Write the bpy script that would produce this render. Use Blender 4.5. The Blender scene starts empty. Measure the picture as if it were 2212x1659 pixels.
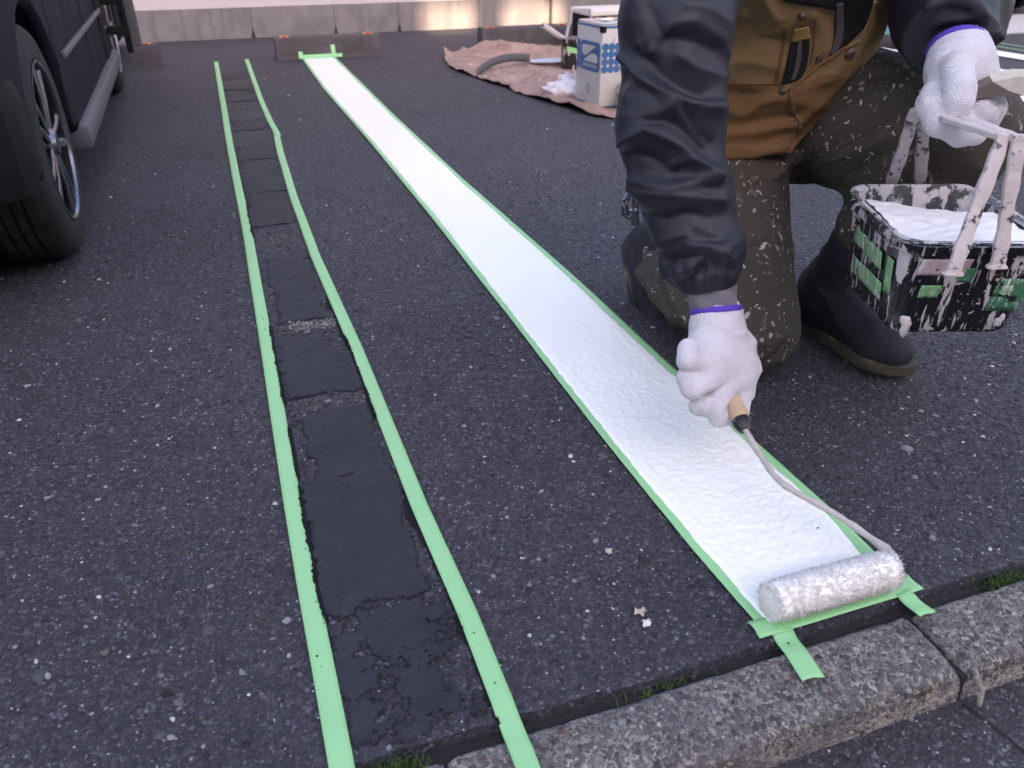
import bpy, bmesh, math, random
import numpy as np
from mathutils import Vector, Matrix
from mathutils.bvhtree import BVHTree
random.seed(7); rng = np.random.default_rng(7)
scene = bpy.context.scene
C = scene.collection
PI = math.pi

# ------------------------------------------------------------------ camera
# photo grid used for measuring: 2212 x 1659 px, 28 mm equivalent lens, vanishing points of the
# tape lines (world Y) and of the kerb (world X)
FPX, PCX, PCY, CAMH = 1720.0, 1106.0, 829.5, 0.75
_Y = np.array([412-PCX, 169+PCY, -FPX]); _Y /= np.linalg.norm(_Y)
_X = np.array([6846-PCX, 196+PCY, -FPX]); _X -= _Y*(_X@_Y)/(_Y@_Y); _X /= np.linalg.norm(_X)
_Z = np.cross(_X, _Y)
RC = np.array([_X, _Y, _Z])
CAM = np.array([0, 0, CAMH])
cam_data = bpy.data.cameras.new('camera'); cam = bpy.data.objects.new('camera', cam_data); C.objects.link(cam)
cam_data.sensor_width = 36.0; cam_data.lens = 36.0*FPX/2212.0
cam_data.clip_start = 0.02; cam_data.clip_end = 500
mw = Matrix([[*RC[0], 0], [*RC[1], 0], [*RC[2], CAMH], [0, 0, 0, 1]])
cam.matrix_world = mw
cam_data.dof.use_dof = True; cam_data.dof.focus_distance = 1.35; cam_data.dof.aperture_fstop = 7.0
scene.camera = cam

def W(px, py, y=None, z=None, x=None):
    """direction of a photo point, met with a known height, depth or side plane"""
    d = RC @ np.array([px-PCX, -(py-PCY), -FPX])
    if y is not None: t = y/d[1]
    elif z is not None: t = (z-CAMH)/d[2]
    else: t = x/d[0]
    return CAM + d*t
def proj(P):
    c = (np.asarray(P, float)-CAM) @ RC
    return PCX-FPX*c[..., 0]/c[..., 2], PCY+FPX*c[..., 1]/c[..., 2]

# ------------------------------------------------------------------ sky, sun, exposure
SUN_EL = math.radians(20)
world = bpy.data.worlds.new('World'); scene.world = world; world.use_nodes = True
wn = world.node_tree.nodes; wl = world.node_tree.links
for n in list(wn): wn.remove(n)
sky = wn.new('ShaderNodeTexSky'); sky.sky_type = 'NISHITA'; sky.sun_disc = False
sky.sun_elevation = SUN_EL; sky.sun_rotation = PI
sky.air_density = 1.0; sky.dust_density = 3.0; sky.ozone_density = 1.0
bg = wn.new('ShaderNodeBackground'); bg.inputs[1].default_value = 0.15
wo = wn.new('ShaderNodeOutputWorld')
wl.new(sky.outputs[0], bg.inputs[0]); wl.new(bg.outputs[0], wo.inputs[0])
sd = bpy.data.lights.new('sun', 'SUN'); sd.energy = 3.4; sd.angle = math.radians(0.5); sd.color = (1.0, 0.80, 0.56)
sun = bpy.data.objects.new('sun', sd); C.objects.link(sun)
sun.rotation_euler = (PI/2-SUN_EL, 0, 0)       # light travels towards +Y and down
sun.location = (0, -20, 12)
scene.view_settings.view_transform = 'Standard'; scene.view_settings.look = 'None'
scene.view_settings.gamma = 1.0; scene.view_settings.use_curve_mapping = False
scene.view_settings.exposure = 2.5
scene.view_settings.use_white_balance = True
scene.view_settings.white_balance_temperature = 7550
scene.view_settings.white_balance_tint = 21.0
scene.render.engine = 'CYCLES'
scene.render.resolution_x = 1024; scene.render.resolution_y = 768

# ------------------------------------------------------------------ object helpers
def link_mesh(name, me, mat, parent=None, smooth=True):
    o = bpy.data.objects.new(name, me); C.objects.link(o)
    if mat is not None:
        for m in (mat if isinstance(mat, (list, tuple)) else [mat]): me.materials.append(m)
    if smooth and len(me.polygons): me.polygons.foreach_set('use_smooth', np.ones(len(me.polygons), bool))
    if parent is not None:
        o.parent = parent
        if parent.type == 'EMPTY': o.matrix_parent_inverse = Matrix.Translation(-Vector(parent.location))
    return o
def tag(o, label=None, cat=None, group=None, kind=None):
    if label: o['label'] = label
    if cat: o['category'] = cat
    if group: o['group'] = group
    if kind: o['kind'] = kind
    return o
def empty(name, loc, label=None, cat=None, group=None, kind=None):
    o = bpy.data.objects.new(name, None); C.objects.link(o); o.location = loc; o.empty_display_size = .05
    return tag(o, label, cat, group, kind)
def np_mesh(name, V, F):
    """V (n,3); F (m,k) with constant k"""
    V = np.asarray(V, np.float32); F = np.asarray(F, np.int32)
    me = bpy.data.meshes.new(name)
    me.vertices.add(len(V)); me.vertices.foreach_set('co', V.ravel())
    m, k = F.shape
    me.loops.add(m*k); me.loops.foreach_set('vertex_index', F.ravel())
    me.polygons.add(m); me.polygons.foreach_set('loop_start', np.arange(m, dtype=np.int32)*k)
    me.update(calc_edges=True); me.validate()
    return me
class MB:
    """collects shapes; build() links them as one mesh object"""
    def __init__(s): s.v = []; s.f = []
    def add(s, V, F):
        n = len(s.v); s.v += [tuple(map(float, p)) for p in V]; s.f += [tuple(int(i)+n for i in f) for f in F]; return s
    def box(s, lo, hi, M=None, bev=0.0):
        bm = bmesh.new(); bmesh.ops.create_cube(bm, size=1)
        c = [(a+b)/2 for a, b in zip(lo, hi)]; d = [b-a for a, b in zip(lo, hi)]
        for v in bm.verts: v.co = Vector((v.co.x*d[0]+c[0], v.co.y*d[1]+c[1], v.co.z*d[2]+c[2]))
        if bev: bmesh.ops.bevel(bm, geom=bm.edges[:], offset=bev, segments=2, profile=.6, affect='EDGES')
        if M is not None: bmesh.ops.transform(bm, matrix=M, verts=bm.verts)
        return s.bm(bm)
    def bm(s, bm):
        bm.verts.ensure_lookup_table()
        for i, v in enumerate(bm.verts): v.index = i
        s.add([v.co for v in bm.verts], [[v.index for v in f.verts] for f in bm.faces]); bm.free(); return s
    def tube(s, pts, r, n=10, caps=True, flat=1.0, up=(0, 0, 1), sq=1.0):
        pts = [np.array(p, float) for p in pts]; R_ = r if hasattr(r, '__len__') else [r]*len(pts)
        V = []; F = []
        for i, p in enumerate(pts):
            t = pts[min(i+1, len(pts)-1)]-pts[max(i-1, 0)]; t /= np.linalg.norm(t)+1e-12
            u = np.array(up, float); u = u-t*(u@t)
            if np.linalg.norm(u) < 1e-3: u = np.array([1., 0, 0]); u = u-t*(u@t)
            u /= np.linalg.norm(u); w = np.cross(t, u)
            for k in range(n):
                a = 2*PI*(k+.5)/n; ca, sa = math.cos(a), math.sin(a); V.append(p+R_[i]*(math.copysign(abs(ca)**sq, ca)*w+math.copysign(abs(sa)**sq, sa)*u*flat))
        for i in range(len(pts)-1):
            for k in range(n): F.append((i*n+k, i*n+(k+1) % n, (i+1)*n+(k+1) % n, (i+1)*n+k))
        if caps: F.append(tuple(range(n))[::-1]); F.append(tuple((len(pts)-1)*n+k for k in range(n)))
        return s.add(V, F)
    def lathe(s, prof, M=None, n=32, closed=False):
        """prof: (r, z) list about local z"""
        V = []; F = []
        for r, z in prof:
            for k in range(n): V.append((r*math.cos(2*PI*k/n), r*math.sin(2*PI*k/n), z))
        m = len(prof)
        for i in range(m if closed else m-1):
            j = (i+1) % m
            for k in range(n): F.append((i*n+k, i*n+(k+1) % n, j*n+(k+1) % n, j*n+k))
        if M is not None: V = [M @ Vector(v) for v in V]
        return s.add(V, F)
    def prism(s, poly, z0, z1, M=None):
        n = len(poly); V = [(x, y, z0) for x, y in poly]+[(x, y, z1) for x, y in poly]
        F = [tuple(range(n))[::-1], tuple(range(n, 2*n))]+[(i, (i+1) % n, n+(i+1) % n, n+i) for i in range(n)]
        if M is not None: V = [M @ Vector(v) for v in V]
        return s.add(V, F)
    def sheet(s, G):
        """G (a,b,3) grid of points"""
        a, b = G.shape[:2]; idx = np.arange(a*b).reshape(a, b)
        F = np.stack([idx[:-1, :-1], idx[:-1, 1:], idx[1:, 1:], idx[1:, :-1]], -1).reshape(-1, 4)
        return s.add(G.reshape(-1, 3), F)
    def build(s, name, mat, parent=None, smooth=False, bevel=0.0, auto=True):
        me = bpy.data.meshes.new(name); me.from_pydata(s.v, [], s.f); me.validate()
        bm = bmesh.new(); bm.from_mesh(me)
        bmesh.ops.recalc_face_normals(bm, faces=bm.faces)
        bm.to_mesh(me); bm.free()
        o = link_mesh(name, me, mat, parent, smooth)
        if smooth and auto: me.set_sharp_from_angle(angle=math.radians(38))
        if bevel:
            b = o.modifiers.new('bevel', 'BEVEL'); b.width = bevel; b.segments = 2; b.limit_method = 'ANGLE'
        return o
def grid_obj(name, G, mat, parent=None, thick=0.0):
    a, b = G.shape[:2]; idx = np.arange(a*b).reshape(a, b)
    F = np.stack([idx[:-1, :-1], idx[:-1, 1:], idx[1:, 1:], idx[1:, :-1]], -1).reshape(-1, 4)
    o = link_mesh(name, np_mesh(name, G.reshape(-1, 3), F), mat, parent)
    if thick:
        m = o.modifiers.new('solid', 'SOLIDIFY'); m.thickness = thick; m.offset = 1
    return o
# smooth value noise built from hashed sines, for shaping meshes
def wob(P, s, seed=0):
    P = np.asarray(P, float)*s; r = np.random.default_rng(seed); o = np.zeros(P.shape[:-1])
    for k in range(6):
        d = r.normal(size=P.shape[-1]); d *= (1+.25*k)/np.linalg.norm(d); o = o+np.sin(P@d*2.2+r.uniform(0, 6.28)+1.3*np.sin(P@r.normal(size=P.shape[-1])*.8))/(1+.3*k)
    return o/3.6
def vn(P, s, seed=0):
    """lattice value noise, -1..1, for fine relief"""
    P = np.asarray(P, float)*s; D = P.shape[-1]; tab = np.random.default_rng(seed).uniform(-1, 1, 4096); prm = np.array([1, 57, 113*31])[:D]
    i = np.floor(P).astype(np.int64); f = P-i; f = f*f*(3-2*f); o = np.zeros(P.shape[:-1])
    for c in range(2**D):
        b = np.array([(c >> k) & 1 for k in range(D)]); w = np.prod(np.where(b, f, 1-f), -1); h = ((i+b)*prm).sum(-1); h = (h*2654435761) ^ (h >> 5)*97; o += w*tab[h % 4096]
    return o
def displace(me, fn):
    n_ = len(me.vertices); co = np.zeros(n_*3, np.float32); me.vertices.foreach_get('co', co); nr = np.zeros(n_*3, np.float32); me.vertex_normals.foreach_get('vector', nr)
    co = co.reshape(-1, 3); nr = nr.reshape(-1, 3); me.vertices.foreach_set('co', (co+nr*fn(co)[:, None]).astype(np.float32).ravel()); me.update()
def seg_dist(P, pts):
    d = np.full(len(P), 9.0)
    for a, b in zip(pts[:-1], pts[1:]):
        a = np.array(a); e = np.array(b)-a; t = np.clip((P-a)@e/max(e@e, 1e-9), 0, 1); d = np.minimum(d, np.linalg.norm(P-a-t[:, None]*e, axis=1))
    return d
def crease_fn(bv, rows, conv):
    """rows: (points in crop px, height, width); cloth ridges (+) and valleys (-) lying on the surface"""
    L = []
    for pts, h, w in rows:
        q = [hit(*conv(*p), bv, 0) for p in dens(pts, 3*len(pts))]; q = [tuple(x) for x in q if x is not None]
        if len(q) > 1: L.append((q, h, w))
    def fn(P):
        o = np.zeros(len(P))
        for q, h, w in L: o += h*np.exp(-(seg_dist(P, q)/(w*.86))**1.08)
        return o
    return fn
# signed distance modelling --------------------------------------------------
def sdf_mesh(name, fn, lo, hi, h):
    lo = np.array(lo, float); hi = np.array(hi, float); n = np.ceil((hi-lo)/h).astype(int)+1
    ax = [lo[i]+h*np.arange(n[i]) for i in range(3)]
    P = np.stack(np.meshgrid(*ax, indexing='ij'), -1).astype(np.float32)
    D = fn(P.reshape(-1, 3)).reshape(n).astype(np.float32)
    S = D < 0
    cnt = np.zeros(n-1, np.int32); acc = np.zeros(tuple(n-1)+(3,), np.float32)
    cs = [(i, j, k) for i in (0, 1) for j in (0, 1) for k in (0, 1)]
    sl = lambda c: tuple(slice(c[i], n[i]-1+c[i]) for i in range(3))
    for a in cs:
        for b in cs:
            if a < b and sum(abs(x-y) for x, y in zip(a, b)) == 1:
                da = D[sl(a)]; db = D[sl(b)]; m = (da < 0) != (db < 0)
                t = np.where(m, da/np.where(m, da-db, 1), 0)
                for q in range(3): acc[..., q] += np.where(m, a[q]+t*(b[q]-a[q]), 0)
                cnt += m
    on = cnt > 0; idx = -np.ones(n-1, np.int64); idx[on] = np.arange(on.sum())
    cell = np.stack(np.nonzero(on), -1)
    V = lo+h*(cell+acc[on]/cnt[on][:, None])
    Fs = []
    for q in range(3):
        b, c = [(1, 2), (2, 0), (0, 1)][q]
        s0 = [slice(None)]*3; s1 = [slice(None)]*3
        s0[q] = slice(0, n[q]-1); s1[q] = slice(1, n[q])
        m = (S[tuple(s0)] != S[tuple(s1)])
        ii = np.stack(np.nonzero(m), -1)
        ok = (ii[:, b] > 0) & (ii[:, c] > 0) & (ii[:, b] < n[b]-1) & (ii[:, c] < n[c]-1); ii = ii[ok]
        ins = S[tuple(s0)][tuple(ii.T)]
        def cellidx(db, dc):
            j = ii.copy(); j[:, b] -= db; j[:, c] -= dc; return idx[tuple(j.T)]
        f = np.stack([cellidx(1, 1), cellidx(0, 1), cellidx(0, 0), cellidx(1, 0)], -1)
        f[~ins] = f[~ins][:, ::-1]; Fs.append(f)
    return np_mesh(name, V, np.concatenate(Fs))
def cone(P, a, b, ra, rb):
    a = np.array(a, np.float32); b = np.array(b, np.float32); d = b-a
    t = np.clip((P-a)@d/(d@d), 0, 1); return np.linalg.norm(P-a-t[:, None]*d, axis=1)-(ra+(rb-ra)*t)
def ell(P, c, r, Rm=None):
    q = P-np.array(c, np.float32)
    if Rm is not None: q = q@np.array(Rm, np.float32)
    r = np.array(r, np.float32); k = np.linalg.norm(q/r, axis=1); return (k-1)*r.min()*np.where(k > 0, 1, 1)
def smin(a, b, k):
    h = np.clip(.5+.5*(b-a)/k, 0, 1); return b+(a-b)*h-k*h*(1-h)
def chain(P, pts, rad, k=.02):
    d = None
    for i in range(len(pts)-1):
        e = cone(P, pts[i], pts[i+1], rad[i], rad[i+1]); d = e if d is None else smin(d, e, k)
    return d
def limb(P, pts, ref=(0, -1, 0)):
    """arc length, angle and distance about a polyline"""
    best = np.full(len(P), 1e9, np.float32); s = np.zeros(len(P), np.float32); ph = np.zeros(len(P), np.float32); acc = 0
    for i in range(len(pts)-1):
        a = np.array(pts[i], np.float32); d = np.array(pts[i+1], np.float32)-a; L = np.linalg.norm(d); d = d/L
        t = np.clip((P-a)@d, 0, L); q = P-a-t[:, None]*d; r = np.linalg.norm(q, axis=1); m = r < best
        u = np.array(ref, np.float32); u = u-d*(u@d); u /= np.linalg.norm(u); w = np.cross(d, u)
        best = np.where(m, r, best); s = np.where(m, acc+t, s); ph = np.where(m, np.arctan2(q@w, q@u), ph); acc += L
    return s, ph, best
def sharp(x): return 1-np.abs(np.sin(x))      # creased ridge
# ------------------------------------------------------------------ procedural materials
class NT:
    def __init__(s, name):
        s.m = bpy.data.materials.new(name); s.m.use_nodes = True; s.t = s.m.node_tree
        s.b = s.t.nodes['Principled BSDF']; s.out = s.t.nodes['Material Output']
        s.co = None
    def n(s, ty, **k):
        o = s.t.nodes.new(ty)
        for a, b in k.items(): setattr(o, a, b)
        return o
    def l(s, a, b):
        if isinstance(b, (int, float, tuple, list)): raise TypeError
        s.t.links.new(a, b)
    def put(s, v, sock):
        if hasattr(v, 'is_linked') or hasattr(v, 'links'): s.t.links.new(v, sock)
        elif isinstance(v, (tuple, list)):
            sock.default_value = (*v, 1) if (len(v) == 3 and sock.type == 'RGBA') else v
        else: sock.default_value = v
    def obj(s):
        if s.co is None: s.co = s.n('ShaderNodeTexCoord').outputs['Object']
        return s.co
    def map(s, scale=(1, 1, 1), rot=(0, 0, 0), loc=(0, 0, 0), co=None):
        m = s.n('ShaderNodeMapping'); s.put(co or s.obj(), m.inputs[0]); m.inputs[1].default_value = loc; m.inputs[2].default_value = rot; m.inputs[3].default_value = scale
        return m.outputs[0]
    def noise(s, sc, det=3, ro=.55, co=None, dist=0.0):
        o = s.n('ShaderNodeTexNoise'); s.put(co or s.obj(), o.inputs['Vector']); o.inputs['Scale'].default_value = sc; o.inputs['Detail'].default_value = det; o.inputs['Roughness'].default_value = ro; o.inputs['Distortion'].default_value = dist
        return o.outputs['Fac']
    def vor(s, sc, feat='F1', co=None, rnd=1.0):
        o = s.n('ShaderNodeTexVoronoi', feature=feat); s.put(co or s.obj(), o.inputs['Vector']); o.inputs['Scale'].default_value = sc; o.inputs['Randomness'].default_value = rnd
        return o
    def wave(s, sc, co=None, dist=0.0, det=1, dirn='X', prof='SIN'):
        o = s.n('ShaderNodeTexWave', bands_direction=dirn, wave_profile=prof); s.put(co or s.obj(), o.inputs['Vector']); o.inputs['Scale'].default_value = sc; o.inputs['Distortion'].default_value = dist; o.inputs['Detail'].default_value = det
        return o.outputs['Fac']
    def ramp(s, f, stops, interp='LINEAR'):
        o = s.n('ShaderNodeValToRGB'); s.put(f, o.inputs[0]); cr = o.color_ramp; cr.interpolation = interp
        while len(cr.elements) > 1: cr.elements.remove(cr.elements[-1])
        for i, (p, c) in enumerate(stops):
            e = cr.elements[0] if i == 0 else cr.elements.new(p)
            e.position = p; c = (c, c, c) if isinstance(c, (int, float)) else c; e.color = (*c, 1)
        return o.outputs[0]
    def mix(s, a, b, f, mode='MIX'):
        o = s.n('ShaderNodeMix', data_type='RGBA', blend_type=mode); s.put(f, o.inputs[0]); s.put(a, o.inputs[6]); s.put(b, o.inputs[7]); return o.outputs[2]
    def math(s, op, a, b=0.0, c=None):
        o = s.n('ShaderNodeMath', operation=op); s.put(a, o.inputs[0]); s.put(b, o.inputs[1])
        if c is not None: s.put(c, o.inputs[2])
        return o.outputs[0]
    def attr(s, nm):
        o = s.n('ShaderNodeAttribute'); o.attribute_name = nm; return o.outputs['Color']
    def xyz(s):
        o = s.n('ShaderNodeSeparateXYZ'); s.put(s.obj(), o.inputs[0]); return o.outputs
    def bump(s, h, st=.3, d=.002, nrm=None):
        o = s.n('ShaderNodeBump'); o.inputs['Strength'].default_value = st; o.inputs['Distance'].default_value = d; s.put(h, o.inputs['Height'])
        if nrm is not None: s.put(nrm, o.inputs['Normal'])
        return o.outputs[0]
    def done(s, col=None, rough=None, nrm=None, metal=None, spec=None, **k):
        if col is not None: s.put(col, s.b.inputs['Base Color'])
        if rough is not None: s.put(rough, s.b.inputs['Roughness'])
        if nrm is not None: s.put(nrm, s.b.inputs['Normal'])
        if metal is not None: s.put(metal, s.b.inputs['Metallic'])
        if spec is not None: s.put(spec, s.b.inputs['Specular IOR Level'])
        for a, v in k.items(): s.put(v, s.b.inputs[a.replace('_', ' ')])
        return s.m
MAT = {}
def simple(name, col, rough=.6, var=.25, sc=30, bump=.15, bd=.001, metal=0.0, spec=.5, **k):
    n = NT(name); f = n.noise(sc, 4)
    c = n.mix(tuple(x*(1-var) for x in col), tuple(min(1, x*(1+var)) for x in col), f)
    MAT[name] = n.done(c, rough, n.bump(n.noise(sc*4, 3), bump, bd), metal, spec, **k); return MAT[name]

# asphalt: dark binder with grey, bluish and purplish crushed stone
def asphalt(name, stone=.056, white=.988, tint=(1.0, .93, 1.20), worn=1.0):
    n = NT(name)
    co = n.n('ShaderNodeVectorMath', operation='ADD'); nz = n.n('ShaderNodeTexNoise'); nz.inputs['Scale'].default_value = 90
    n.put(n.obj(), nz.inputs['Vector']); sc_ = n.n('ShaderNodeVectorMath', operation='SCALE'); n.put(nz.outputs['Color'], sc_.inputs[0]); sc_.inputs['Scale'].default_value = .006
    n.put(n.obj(), co.inputs[0]); n.put(sc_.outputs[0], co.inputs[1]); wc = co.outputs[0]
    v1 = n.vor(165, co=wc); v2 = n.vor(330, co=wc); e1 = n.vor(165, 'DISTANCE_TO_EDGE', co=wc)
    r1 = n.n('ShaderNodeSeparateColor'); n.put(v1.outputs['Color'], r1.inputs[0])
    r2 = n.n('ShaderNodeSeparateColor'); n.put(v2.outputs['Color'], r2.inputs[0])
    T = lambda k: tuple(k*x for x in tint)
    c1 = n.ramp(r1.outputs[0], [(0, T(stone*.35)), (.45, T(stone*.7)), (.8, T(stone*1.25)), (.95, T(stone*2.1)), (1, T(stone*3.2))])
    c2 = n.ramp(r2.outputs[0], [(0, T(stone*.4)), (.6, T(stone*.8)), (.9, T(stone*1.5)), (1, T(stone*3.0))])
    cc = n.mix(c1, c2, n.ramp(r1.outputs[1], [(.42, 0), (.47, 1)]))
    edge = n.ramp(e1.outputs['Distance'], [(.0, 0), (.20, 1)])
    cc = n.mix(T(stone*.52), cc, edge)
    chips = n.math('MULTIPLY', n.math('GREATER_THAN', r2.outputs[1], white), n.math('LESS_THAN', v2.outputs['Distance'], .42))
    cc = n.mix(cc, (.42, .41, .42), chips)
    big = n.ramp(n.noise(1.3, 5, .6), [(.3, .78*worn), (.7, 1.14)])
    cc = n.mix(cc, big, 1.0, 'MULTIPLY')
    hgt = n.math('ADD', n.math('MULTIPLY', edge, r1.outputs[2]), n.math('MULTIPLY', n.noise(500, 2), .4))
    rr = n.ramp(n.noise(60, 3), [(.3, .62), (.7, .88)])
    MAT[name] = n.done(cc, rr, n.bump(hgt, .5, .003), spec=.4); return MAT[name]
asphalt('asphalt'); asphalt('road_asphalt', stone=.06, white=.992, tint=(1, .94, 1.06))

# loose / embedded stones carry their own stone colour
n = NT('stone'); at = n.attr('stone_colour')
MAT['stone'] = n.done(n.mix(at, (0, 0, 0), n.math('MAXIMUM', n.ramp(n.noise(400, 3), [(.35, .3), (.65, 0)]), n.ramp(n.noise(7, 5, .65), [(.48, 0), (.70, .5)]))), .75, n.bump(n.noise(700, 3), .4, .0006), spec=.35)
n = NT('kerb_mortar'); f = n.noise(55, 6, .65); v = n.vor(190)
sep = n.n('ShaderNodeSeparateColor'); n.put(v.outputs['Color'], sep.inputs[0])
c = n.ramp(sep.outputs[0], [(0, (.095, .083, .083)), (.5, (.20, .175, .165)), (.85, (.31, .275, .25)), (1, (.43, .38, .34))])
c = n.mix(c, (.34, .295, .26), n.ramp(f, [(.45, 0), (.62, .75)]))
c = n.mix(c, (.075, .07, .085), n.ramp(n.noise(9, 5, .6), [(.44, 0), (.66, .75)]))
MAT['kerb_mortar'] = n.done(c, .9, n.bump(n.math('ADD', f, n.math('MULTIPLY', v.outputs['Distance'], -.6)), .9, .004), spec=.3)
simple('dirt', (.018, .016, .017), .95, .5, 90, .8, .004)
n = NT('moss'); MAT['moss'] = n.done(n.ramp(n.noise(120, 3), [(.3, (.02, .035, .012)), (.6, (.05, .10, .02)), (.8, (.09, .17, .03))]), .9)
# masking tape
n = NT('masking_tape')
c = n.mix((.235, .535, .255), (.275, .585, .29), n.noise(14, 3))
n.b.inputs['Subsurface Weight'].default_value = 0.0
MAT['masking_tape'] = n.done(c, .48, n.bump(n.math('ADD', n.noise(150, 3), n.math('MULTIPLY', n.noise(38, 4, .6), 2.5)), .28, .0014), spec=.35)
# wet white road paint
n = NT('white_paint'); h = n.noise(150, 2, .5); h2 = n.noise(38, 3)
hh = h
MAT['white_paint'] = n.done(n.mix((.84, .83, .80), (.88, .875, .85), h2), .36, n.bump(hh, .42, .0024), spec=.45)
n = NT('thin_white_paint'); MAT['thin_white_paint'] = n.done((.82, .82, .83), .5, n.bump(n.noise(90, 3), .3, .002))
# black cover paint: film with ragged, crusted edges ('cover' is 1 inside the film, 0 outside)
def film(name, c0, c1, rough, thin=0.0):
    n = NT(name); sc = n.n('ShaderNodeSeparateColor'); n.put(n.attr('cover'), sc.inputs[0])
    k = n.math('ADD', sc.outputs[0], n.math('MULTIPLY', n.math('SUBTRACT', n.noise(130, 4, .7), .5), .42))
    if thin: k = n.math('ADD', k, n.math('MULTIPLY', n.math('SUBTRACT', n.noise(24, 6, .72), .575), thin))
    al = n.ramp(k, [(.50, 0), (.56, 1)]); rim = n.ramp(k, [(.55, 1), (.66, 0)])
    c = n.mix(n.ramp(n.noise(11, 6, .68), [(.3, c0), (.7, tuple(x*1.25 for x in c1))]), (.045, .043, .05), n.ramp(n.noise(420, 2, .8), [(.67, 0), (.73, .4)]))
    c = n.mix(c, (.009, .009, .011), n.math('MULTIPLY', rim, .7))
    MAT[name] = n.done(c, rough, n.bump(n.math('ADD', n.noise(260, 4, .65), n.math('ADD', n.math('MULTIPLY', n.noise(28, 5), 2.0), n.math('ADD', n.math('MULTIPLY', al, .9), n.math('MULTIPLY', n.vor(120).outputs['Distance'], -1.3)))), .55, .0035), spec=.3, Alpha=al)
film('black_paint', (.015, .016, .023), (.025, .025, .034), .62); film('brown_paint', (.024, .021, .025), (.032, .027, .031), .66); film('thin_black_paint', (.014, .015, .021), (.026, .026, .035), .6, 4.2)
n = NT('tar_edge'); MAT['tar_edge'] = n.done((.006, .007, .008), .8, n.bump(n.noise(300, 3), .6, .003), spec=.2)
# ------------------------------------------------------------------ ground, road, kerb
KB, KF, ROADZ = .513, .412, -.052
xs = np.arange(-3.0, 6.0, .012)
ed = .534+.0045*np.sin(xs*9+1)+.004*wob(xs[:, None]*np.ones((1, 2)), 30, 3)+.003*wob(xs[:, None]*np.ones((1, 2)), 110, 4)
front = [(-90, .534, 0)]+[(x, y, 0) for x, y in zip(xs, ed)]+[(90, .534, 0)]
V = front+[(x, y-.004, -.04) for x, y, _ in front]+[(90, 120, 0), (-90, 120, 0)]
m = len(front)
F = [tuple(range(m))+(2*m, 2*m+1)]+[(i+1, i, m+i, m+i+1) for i in range(m-1)]
me = bpy.data.meshes.new('parking_ground'); me.from_pydata(V, [], F)
ground = tag(link_mesh('parking_ground', me, MAT['asphalt'], smooth=False), kind='structure')
mb = MB(); mb.add([(-90, -90, ROADZ), (90, -90, ROADZ), (90, .60, ROADZ), (-90, .60, ROADZ)], [(0, 1, 2, 3)])
road = tag(mb.build('road', MAT['road_asphalt']), kind='structure')
mb = MB()       # dirt bed that shows in the gap between asphalt and kerb
gx = np.linspace(-2.5, 5, 700); gy = np.linspace(.50, .56, 9)
G = np.stack(np.meshgrid(gx, gy, indexing='ij'), -1); Z = -.014+.004*wob(G, 22, 9)+.003*wob(G, 90, 10)
gap = tag(grid_obj('gap_soil', np.concatenate([G, Z[..., None]], -1), MAT['dirt']), kind='structure')

def stones(name, P, size, col, mat, parent=None, hfac=(.25, .5), nrm=None, sides=6):
    """low crushed-stone domes; P (n,3), size (n,), col (n,3)"""
    n_ = len(P); a = np.arange(sides)*2*PI/sides
    rot = rng.uniform(0, 6.28, n_)[:, None]; asp = rng.uniform(.6, 1, n_)[:, None]; ir = rng.uniform(.72, 1.15, (n_, sides))
    base = np.stack([np.cos(a)*ir, np.sin(a)*ir*asp], -1)*size[:, None, None]
    c, s_ = np.cos(rot), np.sin(rot)
    bx = base[..., 0]*c-base[..., 1]*s_; by = base[..., 0]*s_+base[..., 1]*c
    hh = (rng.uniform(*hfac, n_)*size)[:, None]
    sh = rng.normal(0, .12, (n_, 2, 1))*size[:, None, None]
    V = np.zeros((n_, 2*sides+1, 3))
    V[:, :sides, 0] = bx; V[:, :sides, 1] = by; V[:, :sides, 2] = -.0008
    V[:, sides:2*sides, 0] = bx*.66+sh[:, 0]; V[:, sides:2*sides, 1] = by*.66+sh[:, 1]
    V[:, sides:2*sides, 2] = hh*rng.uniform(.7, 1.05, (n_, sides))
    V[:, 2*sides, :2] = sh[..., 0]; V[:, 2*sides, 2] = hh[:, 0]*1.05
    if nrm is not None:
        nn = nrm/np.linalg.norm(nrm, axis=1)[:, None]; u = np.cross(nn, [1, .02, .01]); u = u/np.linalg.norm(u, axis=1)[:, None]; w = np.cross(nn, u)
        V = V[..., 0:1]*w[:, None]+V[..., 1:2]*u[:, None]+V[..., 2:3]*nn[:, None]
    V += P[:, None]
    f = []
    for k in range(sides):
        q = (k+1) % sides; f += [(k, q, sides+q), (k, sides+q, sides+k), (sides+k, sides+q, 2*sides)]
    F = (np.array(f)[None]+(np.arange(n_)*(2*sides+1))[:, None, None]).reshape(-1, 3)
    me = np_mesh(name, V.reshape(-1, 3), F)
    ca = me.color_attributes.new('stone_colour', 'FLOAT_COLOR', 'POINT')
    cc = np.ones((n_, 2*sides+1, 4), np.float32); cc[..., :3] = col[:, None]
    ca.data.foreach_set('color', cc.ravel())
    return link_mesh(name, me, mat, parent, smooth=False)
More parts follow.
